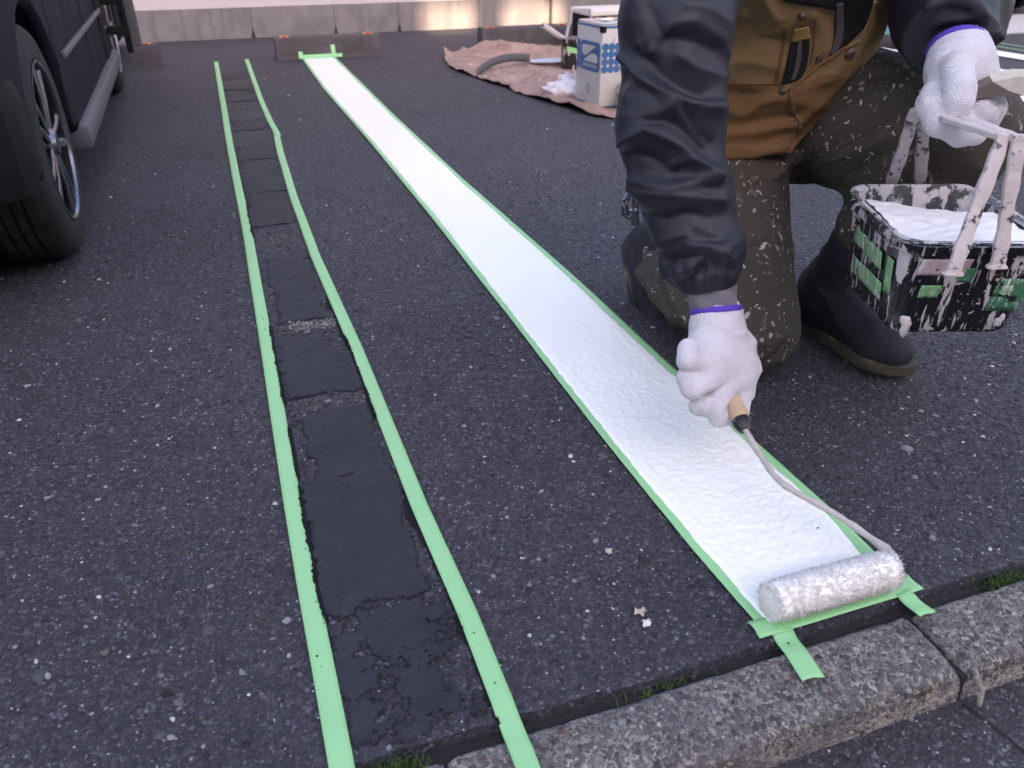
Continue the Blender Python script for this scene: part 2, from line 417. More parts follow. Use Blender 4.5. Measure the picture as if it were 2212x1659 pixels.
def stone_colours(n_, k=1.0, light=.028, brown=.02):
    g = rng.lognormal(math.log(.046*k), .36, n_)[:, None]*np.array([1.0, .95, 1.15])*rng.normal(1, .04, (n_, 3))
    m_ = rng.random(n_)
    g[m_ < light] = (rng.uniform(.14, .30, (m_ < light).sum())[:, None])*np.array([1, .99, 1.02])
    q = m_ > 1-light*.22; g[q] = rng.uniform(.38, .6, q.sum())[:, None]*np.array([1, .99, .97])
    q = (m_ > .5) & (m_ < .5+brown); g[q] = np.array([.10, .078, .065])*rng.uniform(.7, 1.5, (q.sum(), 1))
    return np.clip(g, .012, .7)
def in_view(P, mx=450):
    x, y = proj(P); return (x > -mx) & (x < 2212+mx) & (y < 2100) & (y > -100)
Ps = []; Ss = []
for y0, y1, sp, r0, r1 in ((.545, 1.0, .0056, .0014, .0046), (1.0, 1.6, .0078, .0018, .0050), (1.6, 2.6, .0140, .0024, .0054), (2.6, 5.4, .034, .0030, .0060)):
    xr = (-1.1-.3*y1, 1.1+1.05*y1); n_ = int((xr[1]-xr[0])*(y1-y0)/sp**2)
    p = np.stack([rng.uniform(*xr, n_), rng.uniform(y0, y1, n_), np.zeros(n_)], -1)
    ok = in_view(p, 200); p = p[ok]; Ps.append(p); Ss.append(np.clip(rng.lognormal(math.log((r0+r1)/2.35), .34, len(p)), r0, r1*1.55))
P = np.concatenate(Ps); S_ = np.concatenate(Ss)
strip = (P[:, 0] > .012) & (P[:, 0] < .165)
P = P[~(strip & (rng.random(len(P)) < .45))]; S_ = S_[:len(P)] if len(P) == len(S_) else np.random.default_rng(3).permutation(S_)[:len(P)]
S_ = np.where(P[:, 1] < 1.0, S_*.85, S_); S_ = np.where(rng.random(len(S_)) < .025, S_*1.7, S_)
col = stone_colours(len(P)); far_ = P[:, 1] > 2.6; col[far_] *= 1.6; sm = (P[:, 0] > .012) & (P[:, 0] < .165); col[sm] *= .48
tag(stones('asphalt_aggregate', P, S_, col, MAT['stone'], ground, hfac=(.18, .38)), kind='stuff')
# loose pebbles lying on the asphalt
n_ = 70; p = np.stack([rng.uniform(-.9, 1.9, n_), .56+rng.random(n_)**1.6*2.6, np.full(n_, .0012)], -1)
p = p[~(((p[:, 0] > -.02) & (p[:, 0] < .20)) | ((p[:, 0] > .49) & (p[:, 0] < .76)))]
tag(stones('loose_grit', p, rng.uniform(.0025, .0055, len(p)), np.clip(rng.uniform(.20, .50, len(p)), 0, 1)[:, None]*np.array([1, .99, .97]), MAT['stone'], hfac=(.5, .8)), 'scattered pale grit and small pebbles on the dark asphalt', 'grit', kind='stuff')

# kerb of precast blocks, rounded worn front edge, exposed aggregate
kerb = empty('kerb', (.7, .46, ROADZ), kind='structure')
def kerb_block(x0, x1, seed):
    prof = []          # (y, z) from the back foot over the top to the front foot
    for t in np.linspace(0, 1, 5): prof.append((KB, ROADZ-.02+t*(.048+.02)))
    for y in np.linspace(KB-.006, KF+.026, 16): prof.append((y, -.002-.003*max(0, (KB-.02-y)/.06)))
    for a in np.linspace(0, PI/2, 7)[1:]: prof.append((KF+.026-.015*math.sin(a), -.005-.013*(1-math.cos(a))))
    prof += [(KF+.010, -.026), (KF+.008, -.036), (KF+.006, ROADZ-.02)]
    prof = np.array(prof); nx = int((x1-x0)/.006)+1; X_ = np.linspace(x0, x1, nx)
    G = np.zeros((nx, len(prof), 3)); G[..., 0] = X_[:, None]; G[..., 1] = prof[None, :, 0]; G[..., 2] = prof[None, :, 1]
    e = np.minimum(X_-x0, x1-X_); r = np.clip(1-e/.012, 0, 1)**2
    top = np.clip((prof[:, 1]+.03)/.028, 0, 1)
    G[..., 2] -= r[:, None]*.007*top[None]
    fr = np.clip((KF+.045-prof[:, 0])/.04, 0, 1)*top
    G[..., 2] -= fr[None]*np.maximum(0, wob(G[..., :2], 17, seed))*.010
    G[..., 1] += fr[None]*wob(G, 26, seed+1)*.006
    bk = np.clip((prof[:, 0]-KB+.02)/.02, 0, 1)*top; G[..., 2] -= bk[None]*np.maximum(0, wob(G[..., :2], 30, seed+5))*.004
    G[..., 2] += top[None]*(wob(G[..., :2], 60, seed+2)*.0012)
    o = grid_obj('kerb_block', G, MAT['kerb_mortar'], kerb)
    bm = bmesh.new(); bm.from_mesh(o.data)
    for side in (x0, x1):
        vs = sorted([v for v in bm.verts if abs(v.co.x-side) < 1e-5], key=lambda v: v.index)
        try: bm.faces.new(vs)
        except ValueError: pass
    bmesh.ops.recalc_face_normals(bm, faces=bm.faces); bm.to_mesh(o.data); bm.free()
    N_ = int((x1-x0)*20000); ii = rng.integers(0, nx-1, N_); jj = rng.integers(4, len(prof)-3, N_)
    big = rng.random(N_) < .09
    wts = np.diff(prof, axis=0); wl_ = np.linalg.norm(wts, axis=1); pj = wl_.copy(); pj[:5] = 0; pj[-2:] *= .2; jj = rng.choice(len(pj), N_, p=pj/pj.sum())
    u, v = rng.random(N_)[:, None], rng.random(N_)[:, None]
    A = G[ii, jj]; B = G[ii+1, jj]; D_ = G[ii, jj+1]; Pp = A+(B-A)*u+(D_-A)*v; nr = np.cross(D_-A, B-A); nr *= np.where(nr@np.array([0, -.3, 1]) < 0, -1, 1)[:, None]
    size = np.where(big, rng.uniform(.0034, .0066, N_), rng.uniform(.0008, .0028, N_))
    g = rng.lognormal(math.log(.105), .38, N_)[:, None]*np.array([1.04, .94, .94])*rng.normal(1, .06, (N_, 3))
    q = rng.random(N_); g[q < .07] = rng.uniform(.22, .40, ((q < .07).sum(), 1))*np.array([1, .93, .88]); g[q > .975] = np.array([.15, .11, .085])*rng.uniform(.7, 1.4, ((q > .975).sum(), 1)); g[(q > .93) & (q < .933)] = np.array([.13, .055, .055])
    tag(stones('aggregate', Pp, size, np.clip(g, .03, .6), MAT['stone'], o, hfac=(.05, .16), nrm=nr, sides=7), kind='stuff')
    return o
for i, (a, b) in enumerate(((-.5, .1), (.105, .7005), (.7075, 1.302), (1.308, 1.9))): kerb_block(a, b, 20+i*7)
# pale concrete dribble at the foot of the joint, dirt in the joints
mb = MB(); mb.tube([(.715, KF+.012, -.006), (.717, KF-.004, -.022), (.716, KF-.010, -.045)], [.004, .0042, .003], 8); mb.build('mortar_dribble', MAT['kerb_mortar'], kerb, smooth=True)
mb = MB()
for x in (.1025, .704, 1.305): mb.box((x-.004, KF+.01, ROADZ), (x+.004, KB, -.014))
mb.build('joint_soil', MAT['dirt'], kerb)
# moss and grit along the gap and the kerb foot
def moss(name, cx, cy, L, n_, z, label, w=.012):
    V = []; F = []
    for i in range(n_):
        x = cx+rng.normal(0, L*.4); y = cy+rng.normal(0, w*.5); h = rng.uniform(.003, .011); a = rng.uniform(0, 6.28); b = rng.uniform(.001, .0022)
        tx, ty = rng.normal(0, .005, 2); k = len(V)
        V += [(x-b*math.cos(a), y-b*math.sin(a), z), (x+b*math.cos(a), y+b*math.sin(a), z), (x+tx, y+ty, z+h)]; F.append((k, k+1, k+2))
    return tag(MB().add(V, F).build(name, MAT['moss']), label, 'moss', kind='stuff')
moss('moss', .05, .522, .04, 420, -.011, 'green moss in the gap between the two tape strips at kerb')
moss('moss', .87, .524, .05, 330, -.013, 'green moss growing in the kerb gap right of the roller')
moss('moss', .36, .523, .07, 90, -.014, 'thin dark moss in the kerb gap left of the white line', .008)
n_ = 900; p = np.stack([rng.uniform(.1, 1.6, n_), KF-.004-np.abs(rng.normal(0, .022, n_)), np.full(n_, ROADZ+.0005)], -1)
tag(stones('gutter_grit', p, rng.uniform(.001, .0035, n_), stone_colours(n_, 1.6, .10), MAT['stone'], hfac=(.5, .8)), 'fine grit lying on the road along the kerb foot', 'grit', kind='stuff')
# joint in the road surface
mb = MB(); a = W(2080, 1520, z=ROADZ); b = W(2260, 1665, z=ROADZ)
mb.tube([(a[0], a[1], ROADZ+.0005), ((a[0]+b[0])/2+.002, (a[1]+b[1])/2, ROADZ+.0005), (b[0], b[1], ROADZ+.0005)], .0022, 6, flat=.4); mb.build('road_joint', MAT['dirt'], road)

# ------------------------------------------------------------------ masking tape
def path_at(keys, Yv):
    k = np.array(sorted(keys, key=lambda a: a[1])); return np.interp(Yv, k[:, 1], k[:, 0])
def zsurf(y):           # surface the tape lies on: asphalt, gap, kerb
    return np.where(y > .536, 0, np.where(y > KB+.004, -.006, -.001))
def ysteps(a, b):       # finer near the camera
    out = [a]
    while out[-1] < b: out.append(out[-1]+max(.006, .006*out[-1]))
    out[-1] = b; return np.array(out)
def strip_tape(name, keys, w, y0, y1, label, z=.0046, seed=1, group=None, cut=0.0, mat='masking_tape', wig=.0009):
    Yv = ysteps(y0, y1); xc = path_at(keys, Yv)+wig*wob(np.stack([Yv, Yv*0], -1), 3.0, seed)
    u = np.linspace(-.5, .5, 5)
    G = np.zeros((len(Yv), 5, 3)); G[..., 0] = xc[:, None]+u*w; G[..., 1] = Yv[:, None]+cut*u*w
    zs = zsurf(Yv); zs = np.convolve(np.pad(zs, 3, mode='edge'), np.ones(7)/7, 'valid')
    G[..., 2] = zs[:, None]+z+.0003*wob(G[..., :2], 24, seed+3)+.0006*np.maximum(0, wob(G[..., :2], 6, seed+4))
    o = grid_obj(name, G, MAT[mat], thick=.0004)
    return tag(o, label, 'tape', group)
LT = [(0, .4), (0, .55), (-.003, .8), (-.003, 1.0), (0, 1.5), (.003, 2.19), (-.003, 3.2), (0, 4.5), (.002, 5.6)]
RT = [(.178, .4), (.179, .5), (.180, .69), (.173, .92), (.171, 1.44), (.158, 2.0), (.158, 2.53), (.170, 3.1), (.184, 3.47), (.178, 3.71), (.175, 4.2), (.185, 5.6)]
strip_tape('masking_tape', LT, .0255, .40, 5.545, 'leftmost long green masking tape strip, bordering the blacked-out line', seed=2)
strip_tape('masking_tape', [k for k in RT], .0245, .40, 3.46, 'long green masking tape strip on the right of the blacked-out line', seed=5)
strip_tape('masking_tape', [(.187, 3.40), (.178, 3.71), (.175, 4.2), (.185, 5.6)], .0235, 3.40, 5.58, 'far spliced piece of green tape continuing the right strip beyond its kink', z=.0052, seed=6)
WL = [(.524, .5), (.516, .70), (.514, .99), (.522, 1.55), (.528, 2.19), (.527, 3.16), (.512, 4.37), (.526, 5.5)]
WR = [(.724, .5), (.722, .61), (.727, .72), (.724, .94), (.721, 1.19), (.720, 1.68), (.701, 2.55), (.697, 3.64), (.708, 5.28), (.712, 5.5)]
strip_tape('masking_tape', WL, .024, .545, 5.465, 'green masking tape along the left edge of the wet white line', seed=8)
strip_tape('masking_tape', WR, .024, .545, 5.465, 'green masking tape along the right edge of the wet white line', seed=9)
def flat_tape(name, a, b, w, label, z=.0056, seed=3, zf=None, parent=None):
    a = np.array(a, float); b = np.array(b, float); L = np.linalg.norm(b-a); nn = max(6, int(L/.006)); t = np.linspace(0, 1, nn)
    d = (b-a)/L; q = np.array([-d[1], d[0]]); u = np.linspace(-.5, .5, 5)
    G = np.zeros((nn, 5, 3)); G[..., :2] = a+(b-a)*t[:, None, None]+q*(u*w)[None, :, None]
    G[0, :, :2] -= d*(.0012*np.sin(u*5+seed))[:, None]; G[-1, :, :2] += d*(.0012*np.sin(u*6+seed))[:, None]
    zz = zsurf(G[..., 1]) if zf is None else zf(G)
    if zf is None:
        for _ in range(3): zz = np.concatenate([zz[:1], (zz[:-2]+zz[1:-1]*2+zz[2:])/4, zz[-1:]])
    G[..., 2] = zz+z+.0008*np.maximum(0, wob(G[..., :2], 16, seed))
    return tag(grid_obj(name, G, MAT['masking_tape'], parent, thick=.0004), label, 'tape')
flat_tape('masking_tape', (.500, .550), (.744, .550), .0275, 'green masking tape across the near end of the white line under the roller', seed=4)
flat_tape('masking_tape', (.532, .540), (.522, .467), .028, 'longer green tape tab bent down onto the kerb top', z=.0066, seed=5)
flat_tape('masking_tape', (.716, .541), (.718, .501), .025, 'short green tape tab over the kerb gap beside the block joint', z=.0066, seed=6)
def end_tape(x0, x1, prof, label):      # tape run from the asphalt up the face of the wheel stop
    X_ = np.linspace(x0, x1, 14); G = np.zeros((14, len(prof), 3)); G[..., 0] = X_[:, None]; G[..., 1] = np.array([p[0] for p in prof])[None]+.0008*np.sin(X_*40)[:, None]; G[..., 2] = np.array([p[1] for p in prof])[None]
    tag(grid_obj('masking_tape', G, MAT['masking_tape'], thick=.0004), label, 'tape')
end_tape(.495, .766, [(5.455, .0088), (5.470, .0090), (5.4745, .0115), (5.4772, .0270)], 'green masking tape across the far end of the white line')
end_tape(.496, .522, [(5.440, .0098), (5.469, .0100), (5.4732, .0125), (5.4764, .034), (5.4795, .046)], 'small green tape stub at the far left corner of the white line')
end_tape(.700, .726, [(5.440, .0098), (5.469, .0100), (5.4732, .0125), (5.4764, .034), (5.4870, .078)], 'small green tape stub at the far right corner of the white line')
# ------------------------------------------------------------------ the wet white line
Yv = []; y = .553
while y < 5.468: Yv.append(y); y += max(.0028, .0028*y)
Yv = np.array(Yv); nu = 64; u = np.linspace(0, 1, nu)
q2 = np.stack([Yv, Yv*0], -1)
xl = path_at([(x+.001, y) for x, y in WL], Yv)+.0022*wob(q2, 14, 1)+.0016*wob(q2, 60, 2)
xr = path_at([(x-.003, y) for x, y in WR], Yv)+.0026*wob(q2, 9, 3)+.0018*wob(q2, 55, 4)
xr -= .006*np.exp(-((Yv-.62)/.03)**2)
G = np.zeros((len(Yv), nu, 3)); G[..., 0] = xl[:, None]+(xr-xl)[:, None]*u; G[..., 1] = Yv[:, None]
e = np.minimum(u, 1-u)*.2; edge = np.clip(e/.006, 0, 1)**.6
# roller stipple, a ridge of paint along both edges and the smoother band at the edge
stip = (.00120*np.clip(vn(G[..., :2], 185, 5), -.5, 1)+.00045*vn(G[..., :2], 85, 6))*np.clip((2.3-Yv)*.8, 0, 1)[:, None]
ridge = .0012*np.exp(-((e-.020)/.003)**2)*(.55+.2*wob(G[..., :2], 8, 7))
G[..., 2] = .0050+.0026*edge[None]+stip*np.clip((e-.006)/.012, .15, 1)[None]+ridge
white_line = tag(grid_obj('painted_line', G, MAT['white_paint']), 'freshly rolled wet white line of thick paint between green tapes', 'painted line')
mb = MB()      # bare specks the roller has missed
for px, py, r in ((1757, 1137, .004),):
    p = W(px, py, z=.008); mb.tube([(p[0]-r*1.6, p[1]+r, .0075), (p[0], p[1], .0098), (p[0]+r*1.6, p[1]-r, .0078)], [r*.5, r*.9, r*.4], 7, flat=.5)
mb.build('grit_lump', MAT['white_paint'], white_line, smooth=True)
mb = MB()
for px, py in ((1766, 1141), (1670, 886), (1625, 862), (1500, 815), (1555, 850), (1425, 770), (1588, 880)):
    p = W(px, py, z=.008); r = rng.uniform(.0007, .0014); MB().tube([(p[0]-r, p[1], .0085), (p[0]+r*.4, p[1], .0090), (p[0]+1.5*r, p[1]-r*.4, .0084)], [r*.4, r*.8, r*.3], 6).build('grit_speck', MAT['tar_edge'], white_line)
# ------------------------------------------------------------------ old line being blacked out
old = empty('blacked_out_line', (.087, 2.5, 0), 'old parking line blacked out with patchy dark paint between two green tapes', 'painted line')
def patch(name, x0, x1, y0, y1, z, mat, seed):
    pad = .016; sp = .0032 if y0 < 1.3 else .006 if y0 < 2.5 else .012
    gx = np.arange(max(.004, x0-pad), min(.170, x1+pad), sp); gy = np.arange(y0-pad*1.5, y1+pad*1.5, sp); G = np.stack(np.meshgrid(gx, gy, indexing='ij'), -1)
    q = np.maximum(np.abs(G[..., 0]-(x0+x1)/2)-(x1-x0)/2, (np.abs(G[..., 1]-(y0+y1)/2)-(y1-y0)/2)*.8)
    k = 1+.5*(y0 > 2)
    q = q+k*(.009*vn(G, 26, seed)+.006*vn(G, 75, seed+1)+.003*vn(G, 190, seed+2))+.004
    zz = z+.0007*vn(G, 30, seed+3)-.0024*np.clip(q/.006+.5, 0, 1)
    o = grid_obj(name, np.concatenate([G, zz[..., None]], -1), MAT[mat], old)
    ca = o.data.color_attributes.new('cover', 'FLOAT_COLOR', 'POINT'); c = np.ones((G.shape[0]*G.shape[1], 4), np.float32); c[:, 0] = np.clip(.5-q.ravel()/.02, 0, 1); ca.data.foreach_set('color', c.ravel())
    return o
PT = [(.004, .172, .540, .74, .0030, 'thin_black_paint', 1), (.05, .135, .66, .745, .0034, 'black_paint', 2), (.008, .150, .745, 1.045, .0036, 'black_paint', 3),
      (.030, .150, 1.02, 1.235, .0034, 'black_paint', 5), (.012, .165, 1.285, 1.475, .0034, 'black_paint', 6),
      (.012, .120, 1.45, 1.56, .0038, 'black_paint', 7), (.030, .142, 1.625, 2.04, .0034, 'black_paint', 8), (.02, .150, 2.29, 2.62, .0034, 'brown_paint', 9),
      (.012, .06, 2.28, 2.80, .0030, 'black_paint', 10), (.010, .155, 2.62, 3.06, .0032, 'black_paint', 11), (.012, .155, 3.06, 3.30, .0036, 'brown_paint', 12),
      (.020, .150, 3.55, 3.80, .0032, 'black_paint', 13), (.010, .155, 4.20, 4.50, .0034, 'black_paint', 14), (.015, .150, 4.52, 4.72, .0034, 'brown_paint', 15), (.012, .15, 4.86, 5.12, .0034, 'brown_paint', 16)]
for a in PT: patch('paint_patch', *a)
# pale worn remains of the old white line showing between the patches
n_ = 520; yy = np.concatenate([rng.normal(1.60, .016, 170), rng.normal(1.262, .014, 70), rng.normal(5.32, .07, 180), rng.normal(2.17, .05, 100)])
p = np.stack([rng.uniform(.05, .16, n_), yy, np.full(n_, .0012)], -1); wcol = np.array([.20, .185, .18])*rng.uniform(.4, 1.5, (n_, 1))*np.where(np.abs(yy-1.6) < .06, 1.0, .5)[:, None]
tag(stones('worn_white_remains', p, rng.uniform(.0015, .005, n_), wcol, MAT['stone'], old, hfac=(.15, .3)), kind='stuff')
# black paint that crept onto the tape edges
def bleed(y0, y1, side, seed, amp):
    Yv = np.arange(y0, y1, .0022); q = np.stack([Yv, Yv*0], -1)
    ex = path_at(LT, Yv)+.0125 if side < 0 else path_at(RT, Yv)-.0122
    t = np.clip(np.minimum(Yv-y0, y1-Yv)/.03, 0, 1)
    w = amp*t*np.clip(.35+.9*wob(q, 40, seed)+.7*wob(q, 170, seed+1), 0, 1.6)+.0006
    G = np.zeros((len(Yv), 3, 3)); G[:, :, 1] = Yv[:, None]
    for k, (m_, zz) in enumerate(((-.006, .0012), (.0015, .0058), (1, .0056))): G[:, k, 0] = ex-side*(-1)*0+(-side)*(-1)*(w*m_ if m_ == 1 else m_)*(1); G[:, k, 2] = zz
    if side < 0: G[:, :, 0] = ex[:, None]+np.stack([np.full_like(w, .006), np.full_like(w, 0), -w], -1)
    else: G[:, :, 0] = ex[:, None]+np.stack([np.full_like(w, -.006), np.full_like(w, 0), w], -1)
    return MB().sheet(G).build('paint_bleed', MAT['tar_edge'], old)
for i, a in enumerate(((.74, 1.03, -1, .0045), (1.28, 1.62, -1, .003), (1.05, 1.2, -1, .0015), (1.18, 1.52, 1, .0028), (2.2, 2.5, -1, .003))): bleed(a[0], a[1], a[2], 70+3*i, a[3])
def bleed_out(y0, y1, seed):   # tar that ran out under the right hand tape, on its left side
    Yv = np.arange(y0, y1, .003); q = np.stack([Yv, Yv*0], -1); t = np.clip(np.minimum(Yv-y0, y1-Yv)/.03, 0, 1)
    ex = path_at(RT, Yv)-.010; w = .003+.011*t*np.clip(.45+.8*wob(q, 26, seed)+.35*wob(q, 120, seed+1), 0, 1.5)
    G = np.zeros((len(Yv), 2, 3)); G[..., 1] = Yv[:, None]; G[:, 0, 0] = ex; G[:, 1, 0] = ex-w; G[:, 0, 2] = .0030; G[:, 1, 2] = .0026
    return MB().sheet(G).build('paint_bleed', MAT['tar_edge'], old)
bleed_out(.53, .98, 91); bleed_out(1.5, 1.75, 95)
mb = MB()
for px, py, r in ((685, 1417, 4), (700, 1345, 2.5), (1024, 1367, 3), (1069, 1475, 3.2), (985, 1335, 3), (990, 1345, 2), (1000, 1355, 2.2), (980, 1362, 1.5), (994, 1330, 1.6), (757, 750, 4), (686, 538, 3), (592, 958, 3), (1703, 1390, 4), (683, 1300, 3), (660, 1185, 3), (568, 690, 4), (573, 712, 4), (695, 1440, 1.6)):
    p = W(px, py, z=.006); r = r*.00035; zz = .0062 if py != 1390 else .0068
    MB().lathe([(r*.05, .0012), (r*.8, .0009), (r, 0)], Matrix.Translation((p[0], p[1], zz-.0004)), 9).build('paint_drip', MAT['tar_edge'], old)
# dry curled leaves and chips of peeled paint
simple('dry_leaf', (.46, .40, .32), .7, .4, 60, .4); simple('paint_chip', (.62, .60, .57), .6, .2, 60, .3)
def scrap(name, px, py, L, mat, label, cat, seed):
    p = W(px, py, z=.004); r_ = np.random.default_rng(seed); t = np.linspace(0, 1, 14); u = np.linspace(-1, 1, 6); a = r_.uniform(0, 6.28)
    wd = np.sin(PI*np.clip(t, .03, .97))**.7*L*.36*(1+.35*np.sin(t*17+seed)); G = np.zeros((14, 6, 3)); lx = (t-.5)*L; 
    X_ = lx[:, None]+0*u; Y_ = wd[:, None]*u; Zc = .0035+L*.22*np.abs(u)**1.5*np.sin(t*5+seed)[:, None]**2+L*.12*np.sin(t*9+seed)[:, None]
    G[..., 0] = p[0]+X_*math.cos(a)-Y_*math.sin(a); G[..., 1] = p[1]+X_*math.sin(a)+Y_*math.cos(a); G[..., 2] = np.maximum(.0025, Zc)
    return tag(grid_obj(name, G, MAT[mat], thick=.0005), label, cat)
scrap('dry_leaf', 1382, 1322, .015, 'dry_leaf', 'larger curled pale brown leaf scrap left of the white line end', 'leaf', 1)
scrap('paint_chip', 1396, 1345, .014, 'paint_chip', 'crumpled whitish paint chip just below the curled leaf', 'paint chip', 2)
scrap('dry_leaf', 1315, 1190, .012, 'dry_leaf', 'thin dry brown leaf sliver on the open asphalt', 'leaf', 5)
scrap('paint_chip', 1935, 1213, .012, 'paint_chip', 'small white paint chip right of the roller end', 'paint chip', 7)
# ------------------------------------------------------------------ buildings and walls
simple('render_wall', (.45, .41, .45), .9, .06, 60, .5, .004); simple('facade', (.36, .35, .36), .9, .1, 3, .2)
n = NT('concrete'); f = n.noise(6, 6, .6); st = n.noise(1, 5, .65, co=n.map((22, 22, 1.6)))
c = n.mix(n.ramp(f, [(.3, (.135, .125, .14)), (.7, (.20, .188, .20))]), (.085, .08, .09), n.ramp(st, [(.5, 0), (.75, .55)]))
MAT['concrete'] = n.done(c, .9, n.bump(n.noise(80, 4), .35, .003), spec=.25)
simple('dark_gap', (.02, .019, .021), .9, .3); simple('pale_concrete', (.42, .41, .42), .9, .15, 14, .3, .003)
WY = 6.71
wall = empty('boundary_wall', (.5, WY+.1, 0), 'long low concrete footing wall with white rendered wall above, behind the wheel stops', 'wall')
jx = [-7, -4.5, -2.6, W(548, 80, y=WY)[0], W(726, 72, y=WY)[0], W(863, 66, y=WY)[0], 2.06, 2.621]
for a, b in zip(jx[:-1], jx[1:]):
    MB().box((a+.0015, WY, -.1), (b-.0015, WY+.18, .205), bev=.002).build('concrete_panel', MAT['concrete'], wall)
for x in jx[3:6]:
    MB().prism([(x-.020, -.02), (x+.020, -.02), (x+.010, .03), (x+.002, .07), (x-.008, .03)], 0, .012, Matrix.Translation((0, WY+.008, 0)) @ Matrix.Rotation(PI/2, 4, 'X')).build('weep_slot', MAT['dark_gap'], wall)
    MB().box((x-.003, WY+.006, .0), (x+.003, WY+.1, .204)).build('joint_filler', MAT['dark_gap'], wall)
MB().box((-7, WY+.004, .207), (2.62, WY+.16, 2.4)).build('rendered_wall', MAT['render_wall'], wall)
wall2 = empty('boundary_wall', (6, WY+.2, 0), 'stepped-back concrete wall section to the right of the sunlit patches', 'wall')
MB().box((2.70, WY+.03, -.1), (13, WY+.22, .23), bev=.03).build('concrete_panel', MAT['concrete'], wall2)
MB().box((2.62, WY+.09, -.1), (2.72, WY+.2, .22)).build('recess', MAT['concrete'], wall2)
MB().box((2.64, WY+.02, .235), (13, WY+.20, 2.4)).build('rendered_wall', MAT['render_wall'], wall2)
# unseen house added to shade the lot; gaps in its screen shape two sun patches
bld = empty('house', (2, -13, ROADZ), 'unseen grey flat-roofed house added behind the viewer to shade the lot', 'house')
MB().box((-16, -22, ROADZ), (18, -12, 6.0)).build('wall', MAT['facade'], bld)
TZ = lambda z: z+(WY+12.0)*math.tan(SUN_EL)
g1, g2, zl, zh = (1.60, 2.02), (2.27, 2.80), TZ(-.11), TZ(.235)
for lo, hi in (((-16, 6.0), (g1[0], 9.4)), ((g2[1], 6.0), (18, 9.4)), ((g1[0], 6.0), (g2[1], zl)), ((g1[0], zh), (g2[1], 9.4)), ((g1[1], zl), (g2[0], zh))):
    MB().box((lo[0], -12.15, lo[1]), (hi[0], -12.0, hi[1])).build('shade_screen', MAT['facade'], bld)
simple('window_glass', (.03, .035, .04), .05, .1); simple('window_frame', (.5, .5, .5), .4, .1)
for i in range(6):
    for z in (.9, 3.7):
        x = -13+i*5.2
        w_ = MB().box((x, -11.995, z), (x+1.7, -11.96, z+1.25)).build('window', MAT['window_frame'], bld)
        for k in (0, 1): MB().box((x+.06+k*.82, -11.958, z+.06), (x+.82+k*.82, -11.95, z+1.19)).build('pane', MAT['window_glass'], w_)
# concrete apron at the right end of the lot
MB().box((5.45, 4.90, -.1), (9.5, 5.86, .012)).build('concrete_apron', MAT['pale_concrete'])['kind'] = 'structure'

# ------------------------------------------------------------------ wheel stops
n = NT('stop_rubber'); c = n.ramp(n.noise(9, 5), [(.3, (.062, .055, .064)), (.7, (.095, .085, .096))])
MAT['stop_rubber'] = n.done(n.mix(c, (.16, .15, .155), n.ramp(n.noise(60, 4), [(.62, 0), (.75, .5)])), .85, n.bump(n.noise(120, 4), .4, .002), spec=.3)
simple('reflector_red', (.42, .03, .03), .3, .2); simple('reflector_yellow', (.50, .40, .08), .4, .15)
def wheel_stop(x0, x1, y0, label):
    o = empty('wheel_stop', ((x0+x1)/2, y0+.07, 0), label, 'wheel stop', 'wheel stops in front of the wall')
    H_ = .128
    prof = [(0, 0), (.004, .026)]                        # (y, z): steep front with fine grooves
    for k in range(5):
        z_ = .034+k*.016; y_ = .004+k*.004; prof += [(y_, z_), (y_+.004, z_+.0005), (y_+.0045, z_+.0035), (y_+.002, z_+.004)]
    prof += [(.026, H_-.006), (.034, H_), (.120, H_), (.128, H_-.006), (.158, .012), (.160, 0)]
    def ends(a, b, pr): return MB().prism([(y, z) for y, z in pr], a, b, Matrix(((0, 0, 1, 0), (1, 0, 0, y0), (0, 1, 0, 0), (0, 0, 0, 1))))
    plain = [(0, 0), (.004, .026), (.026, H_-.006), (.034, H_), (.120, H_), (.128, H_-.006), (.158, .012), (.160, 0)]
    L = x1-x0
    for k, (a, b, pr) in enumerate(((0, .07, plain), (.07, .47, prof), (.47, .53, plain), (.53, .93, prof), (.93, 1, plain))):
        pass
    m_ = MB()
    for a, b, pr in ((0, .06, plain), (.06, .47, prof), (.47, .53, plain), (.53, .94, prof), (.94, 1, plain)):
        q = ends(x0+a*L, x0+b*L, pr); m_.add(q.v, q.f)
    m_.build('body', MAT['stop_rubber'], o)
    for a in (.095, .895):
        r = MB().box((x0+a*L-.026, y0+.034, H_-.004), (x0+a*L+.026, y0+.08, H_+.004), bev=.002).build('reflector', MAT['reflector_yellow'], o)
        MB().box((x0+a*L-.017, y0+.031, H_-.002), (x0+a*L+.017, y0+.074, H_+.0075), bev=.002).build('lens', MAT['reflector_red'], r)
    return o
wheel_stop(-.955, -.305, 5.44, 'dark ribbed wheel stop half hidden behind the car')
wheel_stop(.365, 1.015, 5.478, 'dark ribbed wheel stop at the far end of the white line')
wheel_stop(1.715, 2.365, 5.50, 'dark ribbed wheel stop behind the drop cloth and tools')

